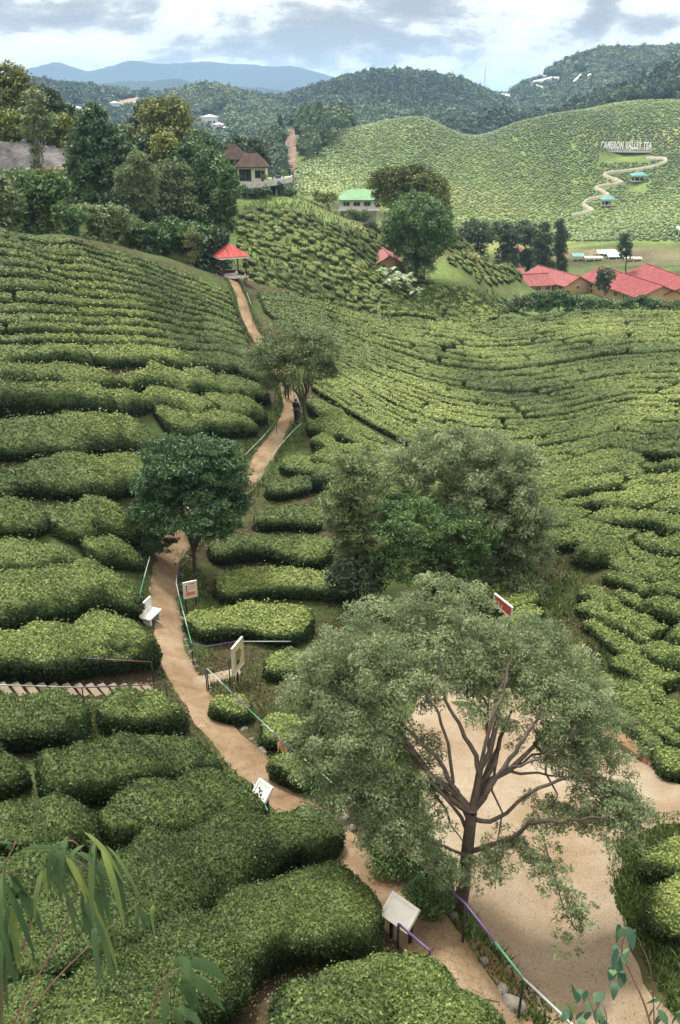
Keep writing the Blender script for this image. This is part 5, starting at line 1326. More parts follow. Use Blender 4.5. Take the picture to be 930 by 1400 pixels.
# --- pavilion
def pavilion():
    b = gpos(316, 91.2); root = empty('pavilion', b, 'small open pavilion with a coral red pyramid roof at the top of the path', 'pavilion', rz=.45)
    roof_hip(MB(), 0, 0, 1.62, 1.62, 2.35, 1.15, 0, .10).build('roof', M['gazebo_red'], root)
    f = MB(); 
    for a in range(4):
        c, s = math.cos(a * math.pi / 2), math.sin(a * math.pi / 2)
        f.box((1.60 * c, 1.60 * s, 2.22), (.06, 3.24, .12), a * math.pi / 2)
    f.build('fascia', M['white'], root)
    for sx in (-1, 1):
        for sy in (-1, 1): MB().box((sx * 1.25, sy * 1.25, 1.28), (.11, .11, 2.0)).build('post', M['wood_dark'], root)
    MB().box((0, 0, .25), (2.9, 2.9, .16)).build('floor', M['offwhite'], root)
    pb = MB()
    for sx in (-1, 1):
        for sy in (-1, 1): pb.box((sx * 1.2, sy * 1.2, -.15), (.28, .28, .62))
    pb.build('base', M['brick'], root)
    for a in (0, 1, 2):
        c, s = math.cos(a * math.pi / 2), math.sin(a * math.pi / 2)
        bn = MB().box((1.12 * c, 1.12 * s, .62), (.34, 2.0, .07), a * math.pi / 2)
        bn.box((1.12 * c, 1.12 * s, .455), (.10, 1.8, .245), a * math.pi / 2); bn.build('bench', M['wood_dark'], root)
M['brick'] = solid('brown_brick', (.30, .17, .11), .9, .3, 6, .01)
pavilion()

# --- retaining rock face
def rockface():
    u = np.linspace(-120, 96, 60); g = np.random.default_rng(77); V = []; rows = 14
    top = np.interp(u, [-120, 0, 60, 96], [190, 194, 199, 206]); bot = np.interp(u, [-120, 96], [247, 245])
    rf = Wave(78, .9, 10, 3)
    A = W(u, top, 112.0); root_o = A[len(A) // 2]
    for k in range(rows):
        s = k / (rows - 1); p = W(u, bot * (1 - s) + top * s, 108.5 + 3.5 * s); p = p + np.c_[0 * u, rf(p) * .30, rf(p * .5) * .10]; V.append(p)
    back = A + np.array([0, 5.0, -.6]); V.append(back); low = back.copy(); low[:, 2] -= 9; V.append(low)
    V = np.array(V); nr = rows + 2; idx = np.arange(nr * 60).reshape(nr, 60)
    Fq = np.stack([idx[:-1, :-1], idx[:-1, 1:], idx[1:, 1:], idx[1:, :-1]], -1).reshape(-1, 4)
    o = mesh_np('rock_face', V.reshape(-1, 3), Fq, M['rock'], origin=root_o)
    tag(o, 'grey weathered rock face cut into the hill behind the ivy-clad trunk', 'rock face')
rockface()

# --- big letters on the far hill
def letters():
    p = W(854, 216.5, 408); g0 = float(H(p[0], p[1])); rz = -math.atan2(p[0], p[1])
    root = empty('hillside_sign', (p[0], p[1], g0), 'long white letter sign standing on a balustraded terrace on the far tea hill', 'sign', rz=rz)
    z = max(p[2] - g0, .3) + 1.2; w = 21.4
    MB().box((0, 1.0, z - .15), (w, 3.0, .3)).build('terrace', M['offwhite'], root)
    MB().box((0, 1.4, z / 2 - 1.6), (w - 1.0, 2.0, z + 2.4)).build('retaining_wall', M['wood_dark'], root)
    bl = MB(); bl.box((0, -.45, z + 1.02), (w, .14, .16)); bl.box((0, -.45, z + .10), (w, .14, .2))
    for k in range(36): bl.box((-w / 2 + .2 + k * (w - .4) / 35, -.45, z + .57), (.22, .12, .74))
    bl.build('balustrade', M['white'], root)
    cu = bpy.data.curves.new('letters', 'FONT'); cu.body = 'CAMERON VALLEY TEA'; cu.size = 3.0; cu.extrude = .14; cu.offset = .10; cu.align_x = 'CENTER'; cu.space_character = 1.12
    to = bpy.data.objects.new('letters', cu); COL.objects.link(to); bpy.context.view_layer.update()
    me = bpy.data.meshes.new_from_object(to.evaluated_get(bpy.context.evaluated_depsgraph_get()))
    bpy.data.objects.remove(to); co_ = np.array([v.co[:] for v in me.vertices]); x0, x1 = co_[:, 0].min(), co_[:, 0].max(); k = (w - .8) / (x1 - x0)
    for v in me.vertices:
        x, y, q = v.co; v.co = ((x - (x0 + x1) / 2) * k, .9 - q, y * 1.22 + z + 1.2)
    me.flip_normals() if hasattr(me, 'flip_normals') else None
    M['sign_white'] = solid('bright_white_letters', (.88, .88, .86), .5, .03, 2.0); me.materials.clear(); me.materials.append(M['sign_white'])
    lo = bpy.data.objects.new('lettering', me); link(lo, root)
    fr = MB()
    for k_ in range(12): fr.box((-w / 2 + 1 + k_ * (w - 2) / 11, 1.35, z + 1.7), (.1, .1, 3.4))
    fr.box((0, 1.35, z + 1.25), (w - 1.4, .1, .12)); fr.box((0, 1.35, z + 3.0), (w - 1.4, .1, .12)); fr.build('frame', M['dark'], root)
letters()
# winding path up to it
wpth = WPTH; A, B = sides(wpth, np.full(240, .52), np.full(240, .52))
loft('winding_path', A, B, M['pale_path'], .95, 300, 4, .05, 31, 'pale paved path winding up the far tea hill to the sign')
def hut(label, u, v, r, w, steps):
    p = W(u, v, r); g0 = float(H(p[0], p[1])); root = empty('tea_hut', (p[0], p[1], g0), label, 'hut', 'teal-roofed huts on the far tea hill', rz=.15)
    MB().box((0, 0, .5), (w, 3.0, .2)).build('floor', M['offwhite'], root)
    MB().box((0, .3, -.25), (w - .6, 2.0, 1.3)).build('base', M['brick'], root)
    for sx in (-1, 0, 1):
        for sy in (-1, 1): MB().box((sx * w * .43, sy * 1.3, 1.6), (.16, .16, 2.0)).build('post', M['white'], root)
    roof_hip(MB(), 0, 0, w / 2 + .5, 2.0, 2.7, 1.2).build('roof', M['teal_roof'], root)
    MB().box((0, .9, 1.25), (w * .8, .1, 1.2)).build('wall', M['wood_dark'], root)
hut('wider teal-roofed hut beside a bend of the winding path', 871, 257, 372, 5.2, 1)
hut('lower teal-roofed hut below the winding path', 830.5, 279.5, 345, 4.2, 0)

# --- far buildings
gfb = 'white buildings among the far forest'
def far_block(label, u, v, r, w, d, h, roof='white', wall='white', rz=0.0):
    p = P1(u, v, h=h, rmin=r * .6, rmax=r * 1.5)
    root = empty('far_building', (p[0], p[1], p[2]), label, 'building', gfb, rz)
    MB().box((0, 0, h / 2 - 1), (w, d, h + 2)).build('wall', M[wall], root)
    roof_hip(MB(), 0, 0, w / 2 + .7, d / 2 + .7, h + .1, h * .22).build('roof', M[roof], root)
    for k in range(int(w // 4)): window(root, (-w / 2 + 2 + k * (w - 4) / max(1, int(w // 4) - 1), -d / 2, h * .55), 1.6, h * .28, -math.pi / 2, 'offwhite')
far_block('largest white building among the far forest, with a broad pale roof', 287, 160, 600, 13, 12, 9)
far_block('lower white building stepping down from the largest far one', 299, 170, 590, 8, 8, 7, rz=.2)
far_block('small white building at the forest edge nearest the lodge', 308, 175, 585, 5, 6, 5, rz=-.2)
far_block('pale blue-white building beside the bare ground of the left far valley', 157, 141, 860, 8, 8, 9, 'sky_roof')
far_block('tiny white building low in the left far valley', 107, 148, 800, 7, 7, 8)
far_block('tiny white building just above the pointed tree', 99, 147, 810, 5, 6, 7, rz=.3)
LB_, LA_ = pxl([(164,143),(178,139),(193,137)], rmin=560, rmax=1400), pxl([(164,151),(178,150),(193,148)], rmin=560, rmax=1400)
loft('bare_ground', LA_, LB_, M['sand'], 4.0, 20, 8, 1.5, 35, 'bare pale clearing in the left far valley')
gg_ = 'white plastic greenhouses on the far hills'
def greenhouse(label, pts, r, w=9.0, h=4.0):
    P0 = pxl(pts, h=7, rmin=r * .75, rmax=r * 1.35); P0[:, 2] += 6.0; c = P0.mean(0); root = empty('greenhouse', c, label, 'greenhouse', gg_)
    V, Fq = [], []; q = resample(P0, 14) - c; m = 9
    for k in range(14):
        for a in np.linspace(0, math.pi, m): V.append((q[k, 0], q[k, 1] - w / 2 * math.cos(a), q[k, 2] - 1 + h * math.sin(a) ** .8))
    idx = np.arange(14 * m).reshape(14, m); Fq = np.stack([idx[:-1, :-1], idx[1:, :-1], idx[1:, 1:], idx[:-1, 1:]], -1).reshape(-1, 4)
    mesh_np('cover', np.array(V), Fq, M['plastic'], root, smooth=True)
    wl = MB()
    for k in (0, 13): wl.add([V[k * m + j] for j in range(m)], [tuple(range(m))])
    wl.build('end_wall', M['plastic'], root)
    fr = MB()
    for k in range(0, 14, 3):
        for y in (-w / 2 + .3, w / 2 - .3): fr.tube([(q[k, 0], q[k, 1] + y, q[k, 2] - 8), (q[k, 0], q[k, 1] + y, q[k, 2] - 1)], .15, 5)
    fr.build('post', M['offwhite'], root)
M['plastic'] = solid('white_plastic_sheet', (.72, .74, .76), .5, .12, .05)
greenhouse('curving white greenhouse on the saddle below the telecom mast', [(677,130.5),(688,129),(697,125)], 880)
greenhouse('long white greenhouse strip climbing the far hill', [(726,113),(740,110.5),(752,107.5),(764,107.5)], 1000)
greenhouse('short white greenhouse right below the long strip', [(733,117.5),(742,121)], 960)
greenhouse('white greenhouse at the forest gap nearest the dark right-hand hill', [(784,112),(790,107),(794,103)], 1010, 7)
greenhouse('small white greenhouse farthest along the far hill', [(803,104.5),(808,103)], 1060, 7)
# bare red slope
M['brown_earth'] = dirt_mat('brown_earth', (.13, .095, .07), (.20, .145, .11), (.26, .20, .15), scale=.08)
LA5 = np.array([gpos(387, r) for r in (285, 330, 380, 430)]); LB5 = np.array([gpos(406, r) for r in (285, 330, 380, 430)])
loft('red_earth_slope', LA5, LB5, M['brown_earth'], .5, 60, 8, .8, 33, 'bare red brown earth slope between the lodge hill and the far tea hill')
# mast
def mast():
    p = W(663, 107, 1180); g0 = float(H(p[0], p[1])); root = empty('telecom_mast', (p[0], p[1], g0), 'thin lattice telecom mast on the far saddle against the clouds', 'mast')
    h = max(float(W(663, 93.5, 1180)[2]) - g0, 14); m = MB()
    for sx in (-1, 1):
        for sy in (-1, 1): m.tube([(sx * 1.5, sy * 1.5, -2), (sx * .3, sy * .3, h)], .13, 5)
    for k in range(9):
        a, b = k / 9, (k + 1) / 9; wa, wb = 1.5 - 1.2 * a, 1.5 - 1.2 * b
        m.tube([(-wa, -wa, a * h), (wb, -wb, b * h)], .10, 4); m.tube([(wa, -wa, a * h), (-wb, -wb, b * h)], .10, 4); m.tube([(-wa, -wa, a * h), (wa, -wa, a * h)], .10, 4)
    m.build('lattice', M['offwhite'], root); MB().tube([(0, 0, h), (0, 0, h + 4)], .12, 5).build('antenna', M['white'], root)
mast()

# ================================================================ rails, boards, bench, steps, stones
def gpt(u, v, h): return P1(u, v, h=h)
RM = ['rail_white', 'rail_green', 'rail_purple', 'rail_brown', 'dark']
def railing(label, px, posts, cols, h=.95, r=.020, sub=4):
    """px: rail line in the picture (rail height above the ground), posts: indices of px with a post"""
    g = np.array([gpt(u, v, h) for u, v in px]); base = g[0]
    root = empty('handrail', base, label, 'handrail', 'painted handrails along the footpaths')
    top = g + np.array([0, 0, h]) - base
    fine = []
    for k in range(len(top) - 1):
        n = max(2, int(np.linalg.norm(top[k + 1] - top[k]) / .7) + 1)
        for t in np.linspace(0, 1, n)[:-1]: fine.append(top[k] * (1 - t) + top[k + 1] * t)
    fine.append(top[-1]); fine = np.array(fine)
    m = MB(); nseg = len(cols); edges = np.round(np.linspace(0, len(fine) - 1, nseg + 1)).astype(int)
    used = sorted(set(cols)); 
    for k in range(nseg):
        a, b = edges[k], max(edges[k + 1], edges[k] + 1)
        if a >= len(fine) - 1: break
        m.tube(list(fine[a:b + 1]), r, 7, used.index(cols[k]))
    m.build('rail', [M[c] for c in used], root, True)
    for i in posts:
        a = top[i]; gz = g[i] - base
        MB().tube([gz - (0, 0, .25), a - (0, 0, r * .5)], r * 1.05, 7).build('post', M['dark'], root, True)
railing('multicoloured handrail running from the ramp past the acacia trunk to the photo bottom', [(283,914),(330,960),(386,1013),(445,1062),(515,1125),(576,1182),(637,1236),(677,1288),(716,1338),(790,1408)], [0,2,4,6,8], ['rail_white','rail_green','rail_purple','rail_green','rail_white','rail_purple','rail_white','rail_green','rail_white','rail_white','rail_purple','rail_brown','rail_purple','rail_green','rail_white'])
railing('short maroon handrail beside the ramp', [(281,915),(313,908)], [0,1], ['rail_brown'])
railing('bent green and white handrail following the path beside the picture board', [(250,752),(243,775),(241,797),(245,815),(256,857),(262,880),(282,884),(322,877),(398,877)], [5,3,1,7], ['rail_white','rail_purple','rail_white','rail_green','rail_white','rail_green','rail_purple','rail_white'])
railing('green-white handrail just above the white bench', [(205,761),(197,790),(190,819)], [0,2], ['rail_white','rail_green'])
railing('pale handrail below the visitor in black', [(413,578),(400,590),(380,612),(352,655)], [0,3], ['rail_white','rail_white','rail_green'])
railing('green-white handrail left of the path where the visitors walk', [(378,576),(357,600),(335,622)], [0,2], ['rail_green','rail_white','rail_white'])
railing('white handrail beside the two walking visitors', [(402,530),(408,548),(413,565)], [0,2], ['rail_white'])
railing('wavy grey handrail descending from the pavilion', [(331,384),(338,400),(344,418),(345,433)], [0,2,3], ['dark','rail_white','dark'])
railing('upper handrail of the steps, grey and purple', [(-20,893),(50,897),(110,900),(207,905)], [1,3], ['rail_white','rail_green','rail_purple','rail_brown'], h=.9)
railing('lower handrail of the steps, grey and maroon', [(-20,936),(50,938),(112,940),(180,937),(227,935)], [2,4], ['rail_white','rail_white','rail_purple','rail_brown'], h=.75)
railing('short green handrail beneath the white board with black marks', [(345,1068),(356,1092),(366,1108)], [0,2], ['rail_white','rail_green'], h=.6)
railing('purple handrail below the plain white board', [(545,1263),(566,1281),(588,1300)], [0,2], ['rail_purple'], h=.6)
railing('short dark handrail above the plain white board', [(466,1190),(480,1203),(492,1216)], [0,2], ['dark','rail_white'], h=.6)

# steps up from the path
def steps():
    a, b = P1(205, 948), P1(-30, 948); n = 15; root = empty('stairs', a, 'pale concrete stair climbing away from the path between two rails', 'stairs')
    for k in range(n):
        t = k / (n - 1); p = a * (1 - t) + b * t; p[2] = float(H(p[0], p[1])) - 0; q = p - a
        d = b - a; rz = math.atan2(d[1], d[0]); ln = np.linalg.norm(d[:2]) / (n - 1)
        m = MB().box((q[0], q[1], q[2] - .02), (ln * .62, .75, .34), rz); m.build('step', M['step'], root, bevel=.02)
M['step'] = solid('pale_step_concrete', (.19, .15, .10), .9, .3, 3, .01)
steps()
# ramp patch next to the path
RA, RB = pxl([(262,925),(300,918),(325,912)]), pxl([(268,945),(300,932),(330,922)])
loft('ramp', RA, RB, M['sand'], .08, 20, 6, .03, 41, 'short sandy ramp leaving the path between the rails')
def bench():
    b = P1(207, 852); root = empty('stone_bench', b, 'white stone bench with a backrest at the path edge', 'bench', rz=-.35)
    MB().box((.05, 0, .43), (.42, .88, .08)).build('seat', M['white'], root, bevel=.02)
    MB().box((-.21, 0, .70), (.08, .88, .54), rx=0).build('backrest', M['white'], root, bevel=.02)
    for s in (-1, 1): MB().box((.05, s * .32, .19), (.34, .10, .39)).build('leg', M['offwhite'], root, bevel=.015)
bench()
def board(name, label, u, v, h, w, hgt, yaw, face, frame, cat, posts=2, tilt=0.0, art=None, th=.04):
    b = P1(u, v, h=h); root = empty(name, b, label, cat, rz=yaw); zc = h
    for s in ((-1, 1) if posts == 2 else (0,)):
        MB().box((s * w * .42, .05, (zc + hgt * (.3 if abs(tilt) < .1 else -.2)) / 2 - .15), (.05, .05, zc + hgt * (.3 if abs(tilt) < .1 else -.2) + .3)).build('post', M['dark'], root)
    MB().box((0, 0, zc), (w, th, hgt), rx=tilt).build('panel', M[face], root)
    f = MB(); c, s_ = math.cos(tilt), math.sin(tilt)
    def at(x, z, y=-.0): return (x, y * c - z * s_, zc + y * s_ + z * c)
    for k in (-1, 1):
        f.box(at(k * (w / 2 + .02), 0), (.05, th + .03, hgt + .09), rx=tilt); f.box(at(0, k * (hgt / 2 + .02)), (w - .012, th + .03, .05), rx=tilt)
    f.build('frame', M[frame], root)
    if art:
        for j, (nm, mt, rects) in enumerate(art):
            a = MB()
            for x, z, ww, hh in rects: a.box(at(x * w, z * hgt, -(th / 2 + .006 + .004 * j)), (ww * w, .008, hh * hgt), rx=tilt)
            a.build(nm, M[mt], root)
    return root
M['print_orange'] = solid('faded_orange_print', (.62, .30, .20), .7, .2, 8)
M['print_cream'] = solid('cream_print', (.66, .60, .50), .7, .2, 8)
M['board_yellow'] = solid('yellowed_board', (.50, .44, .20), .7, .3, 5)
M['flag_orange'] = solid('orange_cloth', (.70, .13, .04), .8, .2, 10)
M['red_paint'] = solid('dull_red_paint', (.42, .07, .045), .6, .3, 5)
board('picture_board', 'orange and cream picture board on a thin post beside the path', 260, 806, 1.45, .50, .68, .42, 'print_cream', 'offwhite', 'sign', 2,
      art=[('illustration', 'print_orange', [(0, -.28, .86, .32), (.12, .22, .56, .10), (.12, .06, .56, .08), (-.30, .14, .12, .5)]), ('lettering', 'red_paint', [(0, -.20, .7, .05), (0, -.30, .6, .05), (.15, .40, .5, .05)]), ('figure', 'dark', [(-.30, .10, .06, .34), (-.30, .30, .10, .08)])])
board('notice_board', 'yellow notice board seen almost edge on beside the ramp', 325, 897, 1.15, .75, 1.05, 1.22, 'board_yellow', 'offwhite', 'sign', 1,
      art=[('lettering', 'dark', [(0, .2, .5, .06), (.05, .08, .6, .05), (0, -.04, .55, .05), (-.05, -.2, .3, .16)])])
board('white_board', 'white square board with black marks at the path edge', 357, 1085, .75, .36, .44, -.75, 'white', 'white', 'sign', 2, -.75,
      art=[('marks', 'dark', [(-.24, .2, .12, .08), (-.12, .08, .10, .16), (.02, .14, .10, .06), (-.18, -.10, .20, .08), (.08, -.04, .12, .12), (-.05, -.24, .14, .08), (.2, -.2, .06, .06)])])
board('white_board', 'larger plain white board leaning out of a hedge over the path', 547, 1247, .72, .46, .32, -.72, 'offwhite', 'offwhite', 'sign', 2, -.95)
board('framed_board', 'dull red board with a white frame poking out of the acacia crown', 688, 828, 1.2, 1.1, .42, -1.12, 'red_paint', 'white', 'sign', 2)
def flag():
    a = gpt(380, 1007, .95); b = gpt(393, 1018, .95); a[2] += .93; b[2] += .93; root = empty('orange_flag', a, 'small orange cloth tied to the multicoloured handrail', 'flag')
    V = []; d = b - a
    for k in range(8):
        for j in range(6):
            V.append(d * k / 7 + np.array([.03 * math.sin(k * 1.3 + j), .04 * math.sin(k * .9 + j * .8), -.075 * j * (1 - .25 * k / 7)]))
    idx = np.arange(48).reshape(8, 6); Fq = np.stack([idx[:-1, :-1], idx[1:, :-1], idx[1:, 1:], idx[:-1, 1:]], -1).reshape(-1, 4)
    mesh_np('cloth', np.array(V), Fq, M['flag_orange'], root, smooth=True)
    MB().tube([(0, 0, .0), tuple(d)], .008, 5).build('cord', M['dark'], root)
flag()
# stones
def stones():
    g = np.random.default_rng(88); t = np.gradient(PATHR[:, :2], axis=0); t /= np.linalg.norm(t, axis=1)[:, None]
    right = np.c_[t[:, 1], -t[:, 0]]; s = np.r_[0, np.cumsum(np.linalg.norm(np.diff(PATHR[:, :2], axis=0), axis=1))]
    a = .6; n = 0
    while a < 34 and n < 44:
        i = int(np.searchsorted(s, a)); p = PATHR[i, :2] + right[i] * (wid[i] + g.uniform(-.06, .06)); z = float(H(*p))
        sz = g.uniform(.07, .15); k = 10; dirs = []
        for la in np.linspace(-1.2, 1.4, 5):
            for lo in np.linspace(0, 6.283, k + 1)[:-1]: dirs.append((math.cos(la) * math.cos(lo), math.cos(la) * math.sin(lo), math.sin(la)))
        dv = np.array(dirs) * np.array([1.0, g.uniform(.6, .95), g.uniform(.5, .75)]) * sz * (1 + g.normal(size=(len(dirs), 1)) * .10)
        r_ = g.uniform(0, 3); dv = np.c_[dv[:, 0] * math.cos(r_) - dv[:, 1] * math.sin(r_), dv[:, 0] * math.sin(r_) + dv[:, 1] * math.cos(r_), dv[:, 2]]
        idx = np.arange(5 * k).reshape(5, k); Fq = np.stack([idx[:-1], np.roll(idx, -1, 1)[:-1], np.roll(idx, -1, 1)[1:], idx[1:]], -1).reshape(-1, 4)
        o = mesh_np('edging_stone', dv, [Fq, np.array([[40, 41, 42], [40, 42, 43], [40, 43, 44], [40, 44, 45], [40, 45, 46], [40, 46, 47], [40, 47, 48], [40, 48, 49]])], M['stone'], smooth=True)
        o.location = (float(p[0]), float(p[1]), z + sz * .25)
        tag(o, 'pale rough stone set in the row along the downhill edge of the dirt path', 'stone', 'stones edging the dirt path')
        a += g.uniform(.35, 1.1); n += 1
stones()
bb = P1(698, 1378); 
def boulder():
    g = np.random.default_rng(5); V = []; k = 14
    w = Wave(6, 4, 9, 3)
    for la in np.linspace(-1.0, 1.55, 9):
        for lo in np.linspace(0, 6.283, k + 1)[:-1]:
            d = np.array([math.cos(la) * math.cos(lo) * .22, math.cos(la) * math.sin(lo) * .18, math.sin(la) * .16]); V.append(d * (1 + .12 * w(d[None] * 4)[0]))
    idx = np.arange(9 * k).reshape(9, k); Fq = np.stack([idx[:-1], np.roll(idx, -1, 1)[:-1], np.roll(idx, -1, 1)[1:], idx[1:]], -1).reshape(-1, 4)
    o = mesh_np('boulder', np.array(V), Fq, M['stone'], smooth=True); o.location = tuple(bb + (0, 0, .05)); tag(o, 'grey boulder in the grass below the last handrail post', 'stone')
boulder()

# ================================================================ grass and weeds
def grass():
    g = np.random.default_rng(99); PT, LL = [], []
    def area(poly, n, L):
        q = fill_px(poly, n, 0, 0, g)
        if len(q): PT.append(P(q[:, 0], q[:, 1], rmin=7, rmax=75, steps=90)); LL.append(np.full(len(q), L))
    area([(832,1165),(846,1118),(940,1110),(940,1400),(912,1375),(876,1304),(848,1254),(834,1212)], 19000, .10)
    area([(640,1262),(668,1280),(720,1345),(775,1402),(700,1402),(690,1365),(655,1320),(640,1290)], 5200, .11)
    area([(560,1180),(600,1180),(645,1255),(640,1285),(600,1240)], 2600, .11)
    area([(400,1030),(470,1090),(590,1180),(590,1120),(560,1050),(480,1000)], 4500, .10)
    area([(690,800),(700,745),(770,735),(815,770),(830,850),(870,930),(920,1010),(910,1040),(850,1010),(800,985),(720,980),(640,960),(650,860)], 21000, .17)
    area([(235,760),(262,750),(300,830),(290,905),(262,890),(248,830)], 2600, .15)
    area([(190,740),(215,760),(205,830),(185,830)], 1000, .15)
    area([(112,960),(135,965),(160,1015),(125,1025)], 1200, .12)
    area([(340,560),(385,545),(378,580),(330,640)], 1500, .2)
    area([(400,590),(420,600),(360,670),(345,670)], 900, .18)
    area([(270,900),(440,900),(440,960),(360,1010),(300,960)], 3500, .13)
    q = fill_px(POLY_S, 15000, 0, 0, g); PT.append(P(q[:, 0], q[:, 1], rmin=100, rmax=170, steps=90)); LL.append(np.full(len(q), .42))
    q = fill_px([(560,395),(640,395),(700,425),(640,445),(540,438)], 3500, 0, 0, g); PT.append(P(q[:, 0], q[:, 1], rmin=100, rmax=170, steps=90)); LL.append(np.full(len(q), .6))
    area([(240,640),(500,640),(500,900),(300,960),(240,760)], 5000, .13)
    area([(0,935),(120,960),(480,1180),(560,1300),(420,1400),(0,1400)], 5000, .07)
    # path verges
    for k in range(2):
        i = g.integers(0, 300, 3500); t = np.gradient(PATHR[:, :2], axis=0); t /= np.linalg.norm(t, axis=1)[:, None]
        sgn = -1 if k else 1; off = wid[i] + .02 + np.abs(g.normal(size=3500)) * .22
        XY = PATHR[i, :2] + sgn * np.c_[-t[i, 1], t[i, 0]] * off[:, None] + g.normal(size=(3500, 2)) * .05
        p = np.c_[XY, H(XY[:, 0], XY[:, 1])]; PT.append(p); LL.append(np.clip(np.linalg.norm(p, axis=1) * .0045, .08, .2))
    PT = np.vstack(PT); LL = np.concatenate(LL); n = len(PT)
    LL = LL * g.uniform(.5, 1.5, n); a = g.uniform(0, 6.283, n); w = LL * .16
    tx, ty = np.cos(a) * w, np.sin(a) * w; ln = g.normal(size=(n, 2)) * LL[:, None] * .45
    b = PT - (0, 0, .02)
    V = np.stack([b - np.c_[tx, ty, 0 * tx], b + np.c_[tx, ty, 0 * tx], b + np.c_[ln[:, 0] * .5 + tx * .7, ln[:, 1] * .5 + ty * .7, LL * .65], b + np.c_[ln, LL]], 1).reshape(-1, 3)
    o = mesh_np('grass', V, np.arange(4 * n).reshape(-1, 4), M['grass'], attrs={'tint': np.repeat(np.clip(.5 + g.normal(size=n) * .2, 0, 1), 4)})
    tag(o, 'short grass and weeds on the banks and verges', 'grass', kind='stuff')
grass()

# ================================================================ people
def skin_mesh(name, pts, edges, rad, mat, parent, sub=1):
    me = bpy.data.meshes.new(name); me.from_pydata([tuple(p) for p in pts], edges, [])
    o = bpy.data.objects.new(name, me); COL.objects.link(o)
    md = o.modifiers.new('skin', 'SKIN'); md.use_smooth_shade = True
    for sv, r in zip(me.skin_vertices[0].data, rad): sv.radius = (r[0], r[1]) if isinstance(r, tuple) else (r, r)
    me.skin_vertices[0].data[0].use_root = True
    sd = o.modifiers.new('sub', 'SUBSURF'); sd.levels = sub; sd.render_levels = sub
    bpy.context.view_layer.update()
    m2 = bpy.data.meshes.new_from_object(o.evaluated_get(bpy.context.evaluated_depsgraph_get())); m2.name = name
    bpy.data.objects.remove(o); m2.materials.clear(); m2.materials.append(M[mat])
    return link(bpy.data.objects.new(name, m2), parent)
def person(label, u, v, rz, top, legs, stride=.12, reach=0.0, k=1.0, cap=None):
    b = P1(u, v); b[2] += .06; root = empty('person', b, label, 'person', 'visitors on the footpath', rz)
    hipz, kz = .90, .49
    J = {'pel': (0, 0, .95), 'sp': (0, .01, 1.12), 'ch': (0, .0, 1.30), 'nk': (0, .01, 1.45), 'hd': (0, -.02, 1.57), 'ht': (0, -.01, 1.68)}
    for s, q in ((-1, 'l'), (1, 'r')):
        J['h' + q] = (s * .09, 0, hipz); J['k' + q] = (s * .10, -s * stride * .5 - .03, kz); J['a' + q] = (s * .10, -s * stride, .09); J['t' + q] = (s * .11, -s * stride - .17, .03)
        J['s' + q] = (s * .18, 0, 1.40); J['e' + q] = (s * (.24 + .05 * reach), -.02 - .12 * reach * (s > 0), 1.14 + .05 * reach); J['w' + q] = (s * (.25 + .12 * reach * (s > 0)), -.10 - .25 * reach * (s > 0), .92 + .1 * reach); J['f' + q] = (s * (.25 + .16 * reach * (s > 0)), -.14 - .30 * reach * (s > 0), .82 + .1 * reach)
    nm = list(J); pts = [np.array(J[n_]) * k for n_ in nm]; ix = {n_: i for i, n_ in enumerate(nm)}
    E = [('pel', 'sp'), ('sp', 'ch'), ('ch', 'nk'), ('nk', 'hd'), ('hd', 'ht')]
    for q in 'lr': E += [('pel', 'h' + q), ('h' + q, 'k' + q), ('k' + q, 'a' + q), ('a' + q, 't' + q), ('ch', 's' + q), ('s' + q, 'e' + q), ('e' + q, 'w' + q), ('w' + q, 'f' + q)]
    rad = dict(pel=(.13, .10), sp=(.125, .095), ch=(.15, .10), nk=.05, hd=(.078, .095), ht=(.06, .07))
    for q in 'lr': rad.update({'h' + q: .085, 'k' + q: .055, 'a' + q: .038, 't' + q: (.035, .025), 's' + q: .055, 'e' + q: .040, 'w' + q: .028, 'f' + q: (.035, .02)})
    body = skin_mesh('body', pts, [(ix[a], ix[b_]) for a, b_ in E], [rad[n_] for n_ in nm], 'skin', root)
    hd = np.array(J['hd'])
    fm = MB().tube([hd + (0, -.095, .015), hd + (0, -.118, -.012), hd + (0, -.10, -.02)], [.008, .014, .008], 5); fm.build('nose', M['skin'], root, True)
    def sub_(names, ex, mat, nmz):
        ii = {n_: i for i, n_ in enumerate(names)}; ee = [(ii[a], ii[b_]) for a, b_ in E if a in ii and b_ in ii]
        rr = [tuple(x + ex for x in rad[n_]) if isinstance(rad[n_], tuple) else rad[n_] + ex for n_ in names]
        skin_mesh(nmz, [np.array(J[n_]) * k for n_ in names], ee, rr, mat, root)
    sub_(['pel', 'sp', 'ch', 'nk', 'sl', 'el', 'wl', 'sr', 'er', 'wr'], .034, top, 'jacket')
    sub_(['pel', 'hl', 'kl', 'al', 'hr', 'kr', 'ar'], .026, legs, 'trousers')
    for q in 'lr': 
        a = np.array(J['a' + q]); MB().tube([a + (0, .05, -.05), a + (0, -.06, -.05), a + (0, -.17, -.065)], [.045, .05, .038], 7).build('shoe', M['black_cloth'], root, True)
    hv = []
    for la in np.linspace(-.35, 1.57, 7):
        for lo in np.linspace(0, 6.283, 13)[:-1]:
            x, y, z = math.cos(la) * math.cos(lo) * .098, math.cos(la) * math.sin(lo) * .112, math.sin(la) * .115
            if y < -.05 and la < .5: y = -.055
            hv.append((x, y + .005, z + 1.615))
    idx = np.arange(84).reshape(7, 12); Fq = np.stack([idx[:-1], np.roll(idx, -1, 1)[:-1], np.roll(idx, -1, 1)[1:], idx[1:]], -1).reshape(-1, 4)
    mesh_np('hair' if cap is None else 'headscarf', np.array(hv), Fq, M[cap or 'hair'], root, smooth=True)
